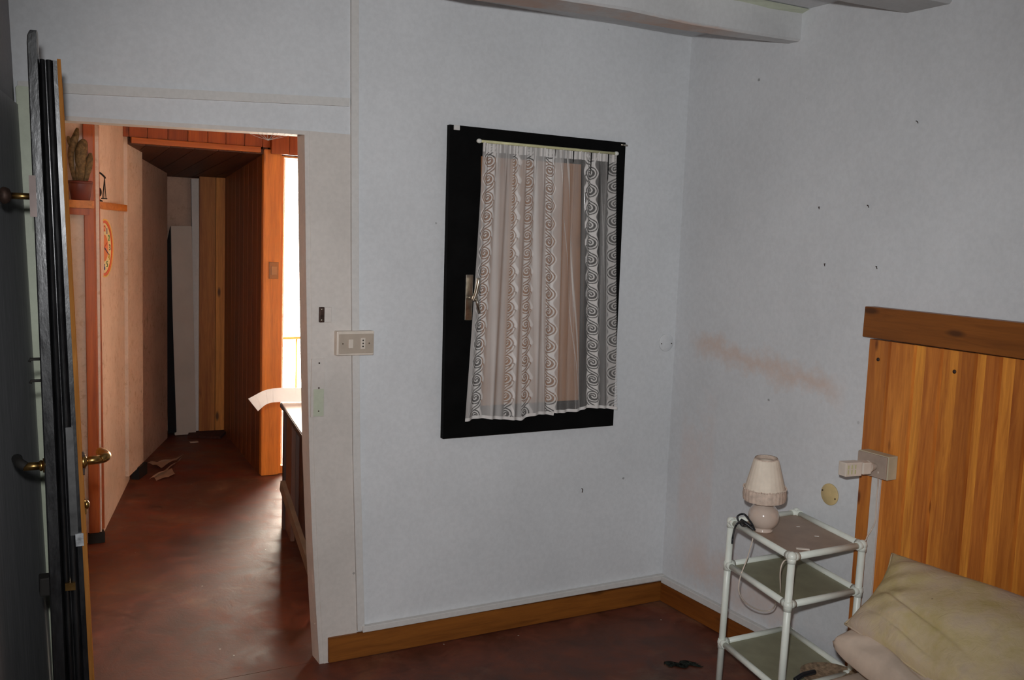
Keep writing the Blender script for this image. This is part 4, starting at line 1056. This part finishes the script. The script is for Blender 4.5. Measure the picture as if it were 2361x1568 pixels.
tag(obj('centre', disc(.0005, rad*.46, .004, .0055), org, clk), 'orange centre')
ncol = [(.75, .10, .03), (.05, .08, .30), (.05, .30, .08), (.03, .03, .05), (.65, .45, .05), (.05, .2, .06), (.02, .05, .25), (.7, .5, .05), (.05, .05, .03), (.01, .01, .01), (.3, .4, .45), (.06, .32, .08)]
for h in range(12):
    cu = bpy.data.curves.new('numeral', 'FONT'); cu.body = str(12 if h == 0 else h); cu.size = rad*.30; cu.extrude = .0012; cu.align_x = 'CENTER'; cu.align_y = 'CENTER'
    cu.materials.append(cm('numeral_paint', ncol[h]))
    o = bpy.data.objects.new('numeral', cu); COL.objects.link(o); a = PI/2-h*PI/6
    mw = Matrix.Translation(-Vector(clk.location)) @ CM @ Matrix.Translation((rad*.66*math.cos(a), rad*.66*math.sin(a), .0055))
    o.parent = clk; o.matrix_local = mw
for (L, w, a, nm) in ((rad*.36, .006, math.radians(-60), 'hour_hand'), (rad*.55, .004, math.radians(-115), 'minute_hand')):
    bm = BM(); put(bm, [(-w, 0, .007), (w, 0, .007), (w*.4, L, .007), (-w*.4, L, .007), (-w, 0, .0085), (w, 0, .0085), (w*.4, L, .0085), (-w*.4, L, .0085)], [(0, 1, 2, 3), (7, 6, 5, 4), (0, 4, 5, 1), (1, 5, 6, 2), (2, 6, 7, 3), (3, 7, 4, 0)])
    bm.transform(CM @ Matrix.Rotation(a, 4, 'Z')); tag(obj(nm, bm, red if nm == 'hour_hand' else cm('clock_purple', (.10, .07, .18)), clk), 'red hand' if nm == 'hour_hand' else 'dark violet hand')

# thin ring hanging under the clock
yc2 = 5.30; rc = P(231, 683, y=yc2); rr_ = (P(231, 655, y=yc2).z-P(231, 711, y=yc2).z)/2
bm = BM(); RM = CM.copy(); RM.translation = Vector((rc.x, yc2, rc.z))
tube(bm, [RM @ Vector((rr_*.9*math.cos(2*PI*k/40), rr_*math.sin(2*PI*k/40), 0)) for k in range(41)], .0025, 6)
tag(obj('hanging_ring', bm, M['cable_w']), 'thin pale wire ring hanging below the round clock', 'ring')

# papers on the hall floor
def sheet(name, pts_px, label, cat, z=.004, amp=.012, mat=None):
    c = [P(x, y, z=0) for x, y in pts_px]; n = 14; rows = []
    for j in range(n+1):
        row = []
        for i in range(n+1):
            u, v = i/n, j/n; p = c[0].lerp(c[1], u).lerp(c[3].lerp(c[2], u), v)
            row.append((p.x, p.y, z+amp*abs(math.sin(u*5+v*3)*math.cos(v*4-u)) ))
        rows.append(row)
    bm = BM(); loft(bm, rows, False, None, True, closed=False); bmesh.ops.solidify(bm, geom=list(bm.faces), thickness=.0015)
    return tag(obj(name, bm, mat or M['hall_paper']), label, cat, 'papers on the hall floor')
M['hall_paper'] = plain('dirty_paper', (.62, .46, .34), .8, var=.1, nscale=5)
sheet('paper_sheet', ((342, 1108), (402, 1074), (422, 1056), (380, 1092)), 'long crumpled paper on the dark hall floor, nearest the doorway', 'paper')
sheet('paper_sheet', ((340, 1072), (372, 1070), (425, 1055), (372, 1084)), 'crumpled paper on the dark hall floor, further back and left', 'paper', z=.012)
sheet('paper_sheet', ((352, 1098), (396, 1082), (404, 1096), (360, 1110)), 'folded paper on the hall floor, lying under the long one', 'paper', z=.003, amp=.006)
q = P(447, 1020, z=0); bm = BM(); box(bm, (q.x-.03, q.y-.02, .001), (q.x+.03, q.y+.02, .006), .002); tag(obj('paper_scrap', bm, M['hall_paper']), 'tiny pale scrap on the dark corridor floor', 'scrap')
bm = BM(); c = [P(x, y, z=0) for x, y in ((432, 1010), (508, 1012), (525, 996), (438, 996))]
put(bm, [Vector((p.x, p.y, .001)) for p in c]+[Vector((p.x, p.y, .018)) for p in c], [(3, 2, 1, 0), (4, 5, 6, 7)]+[(k, (k+1) % 4, (k+1) % 4+4, k+4) for k in range(4)])
tag(obj('doormat', bm, plain('dark_red_mat', (.07, .02, .012), .95, var=.2, nscale=40)), 'dark reddish mat at the foot of the end planks', 'mat')

# switch on the bright post
a, b = P(621, 604, y=PR0.y-.01), P(642, 643, y=PR0.y-.01)
hs = thing('light_switch', ((a.x+b.x)/2, PR0.y, b.z), 'small brown light switch on the bright orange post', 'switch')
bm = BM(); box(bm, (a.x, PR0.y-.012, b.z), (b.x, PR0.y-.0005, a.z), .002); obj('plate', bm, plain('brown_plastic', (.42, .19, .06), .35), hs)
bm = BM(); box(bm, (a.x+.012, PR0.y-.018, b.z+.025), (b.x-.012, PR0.y-.012, a.z-.025), .002); obj('rocker', bm, plain('brown_rocker', (.50, .26, .10), .3), hs)

# desk with white top
ZK = .68
f0 = P(647, 926, z=ZK); n0 = P(706, 1012, z=ZK); dd_ = (n0-f0).normalized(); pr_ = Vector((-dd_.y, dd_.x, 0))
if pr_.x < 0: pr_ = -pr_
dk = thing('desk', (f0+dd_*.5+pr_*.3)*1.0, 'dark brown desk with white top standing in the hall behind the door jamb', 'desk'); dk.location.z = 0
n1 = f0+dd_*1.15; Wd = .62
def slab(c, z0, z1, bev=.002, tone=.4):
    t = BM(); put(t, [Vector((p.x, p.y, z0)) for p in c]+[Vector((p.x, p.y, z1)) for p in c], [(3, 2, 1, 0), (4, 5, 6, 7)]+[(k, (k+1) % 4, (k+1) % 4+4, k+4) for k in range(4)], tone)
    bmesh.ops.recalc_face_normals(t, faces=t.faces)
    if bev: bmesh.ops.bevel(t, geom=list(t.edges), offset=bev, segments=2, affect='EDGES')
    bm = BM(); merge(bm, t); return bm
f0_, n1_ = f0, n1
top4 = [f0, n1, n1+pr_*Wd, f0+pr_*Wd]
M['desk_top'] = plain('white_laminate', (.80, .78, .72), .35, var=.03)
M['desk_side'] = wood('dark_desk_wood', (.030, .010, .006), (.075, .024, .012), 'Z', .45, knots=0)
tag(obj('top', slab(top4, ZK-.004, ZK), M['desk_top'], dk), 'white desk top')
obj('edge', slab([f0-pr_*.003-dd_*.003, n1-pr_*.003+dd_*.003, n1+pr_*(Wd+.003)+dd_*.003, f0+pr_*(Wd+.003)-dd_*.003], ZK-.03, ZK-.005), M['desk_side'], dk)
ins_ = .012
def sidepanel(o0, o1, off, z0, z1, th, mat, nm, lab=None):
    c = [f0+dd_*o0+pr_*off, f0+dd_*o1+pr_*off, f0+dd_*o1+pr_*(off+th), f0+dd_*o0+pr_*(off+th)]
    o = obj(nm, slab(c, z0, z1), mat, dk); 
    if lab: tag(o, lab)
    return o
sidepanel(.28, 1.13, ins_+.05, .004, ZK-.031, .02, M['desk_side'], 'side_panel')
sidepanel(.005, .06, ins_, 0.001, ZK-.031, .05, M['desk_side'], 'leg')
sidepanel(1.08, 1.135, ins_, 0.001, ZK-.031, .05, M['desk_side'], 'leg')
sidepanel(.005, .06, Wd-.06, 0.001, ZK-.031, .05, M['desk_side'], 'leg')
sidepanel(1.08, 1.135, Wd-.06, 0.001, ZK-.031, .05, M['desk_side'], 'leg')
sidepanel(.03, .05, .06, .004, ZK-.031, Wd-.12, M['desk_side'], 'back_panel')
sidepanel(.062, .28, ins_+.012, .006, ZK-.031, .02, wood('reddish_desk_wood', (.10, .035, .018), (.18, .07, .035), 'Z', .5, knots=0), 'drawer_side', 'redder drawer side')
# diagonal wooden bar leaning before the desk
b0, b1 = P(651, 1118, y=4.55), P(742, 1400, y=3.80)
b1.z = max(b1.z, .03)
bm = BM(); d = (b1-b0).normalized(); u = d.cross(Vector((0, 0, 1))).normalized(); w = u.cross(d)
loft(bm, [[p+u*(.011*sx)+w*(.026*sy) for sx, sy in ((-1, -1), (1, -1), (1, 1), (-1, 1))] for p in (b0, b0+d*.02, b1)])
tag(obj('wooden_slat', bm, plain('grey_brown_wood', (.20, .13, .08), .55, var=.15)), 'slanting grey-brown wooden slat leaning in front of the desk', 'slat')
# curled paper strip on the desk
bm = BM(); 
hh = .075
L = [P(620, 0+902, y=5.0), P(640, 893, y=5.0), P(665, 890, y=5.0), P(700, 890, y=5.0), P(760, 890, y=5.0)]
base_pts = [(f0+pr_*.62-dd_*-.03), (f0+pr_*.3+dd_*.03), (f0+pr_*.10+dd_*.03), (f0+dd_*.02-pr_*.01), (f0-pr_*.07+dd_*.015), (f0-pr_*.115-dd_*.01)]
zo = [.0015, .0015, .0015, .0015, -.008, -.05]
zo = [ZK+z for z in zo]; tops = [0, 0, .002, .004, .0, -.012]
cs = spline([Vector((p.x, p.y, z)) for p, z in zip(base_pts, zo)], 8)
nn = len(cs); rows = []
for i, p in enumerate(cs):
    t = i/(nn-1); h = hh
    lean_ = Vector((-.35, 0, 0))*max(0, t-.75)
    rows.append([p, p+Vector((lean_.x*.6, .004*math.sin(t*6), h*(1-.25*max(0, t-.8)*5*.3)))])
loft(bm, rows, False, None, True, closed=False); bmesh.ops.solidify(bm, geom=list(bm.faces), thickness=.0012)
tag(obj('paper_strip', bm, plain('white_paper', (.85, .84, .84), .7, var=.02)), 'curled white paper band standing on the desk and curling over its edge', 'paper')

# cobweb strands at the head of the doorway
M['web'] = plain('dusty_web', (.62, .56, .48), .9)
bm = BM(); c = P(622, 306, y=YB-.01); hub = Vector((c.x, YB+.01, c.z-.022))
for (px, dz) in ((560, 0), (592, 0), (604, 0), (616, 0), (632, 0), (645, 0), (672, 0), (695, 0)):
    q = P(px, 297+(px-560)*.028, y=YB+.01); e = Vector((q.x, YB+.01+.02*math.sin(px), q.z-.002))
    mid_ = hub.lerp(e, .5)+Vector((0, 0, -.004)); tube(bm, spline([hub+Vector(((px-622)*.00008, 0, 0)), mid_, e], 5), .0007, 4)
sphere(bm, hub, .003, 1.5, 1, 1, 8)
tag(obj('cobweb', bm, M['web']), 'dusty cobweb hanging from the head of the doorway', 'cobweb', kind='stuff')

# nine nothing: make sure every unlabeled structure keeps its kind
for o in SC.objects:
    if o.parent is None and o.name.split('.')[0].startswith(('trim_', 'wall_', 'ceiling', 'floor', 'baseboard')): o['kind'] = 'structure'
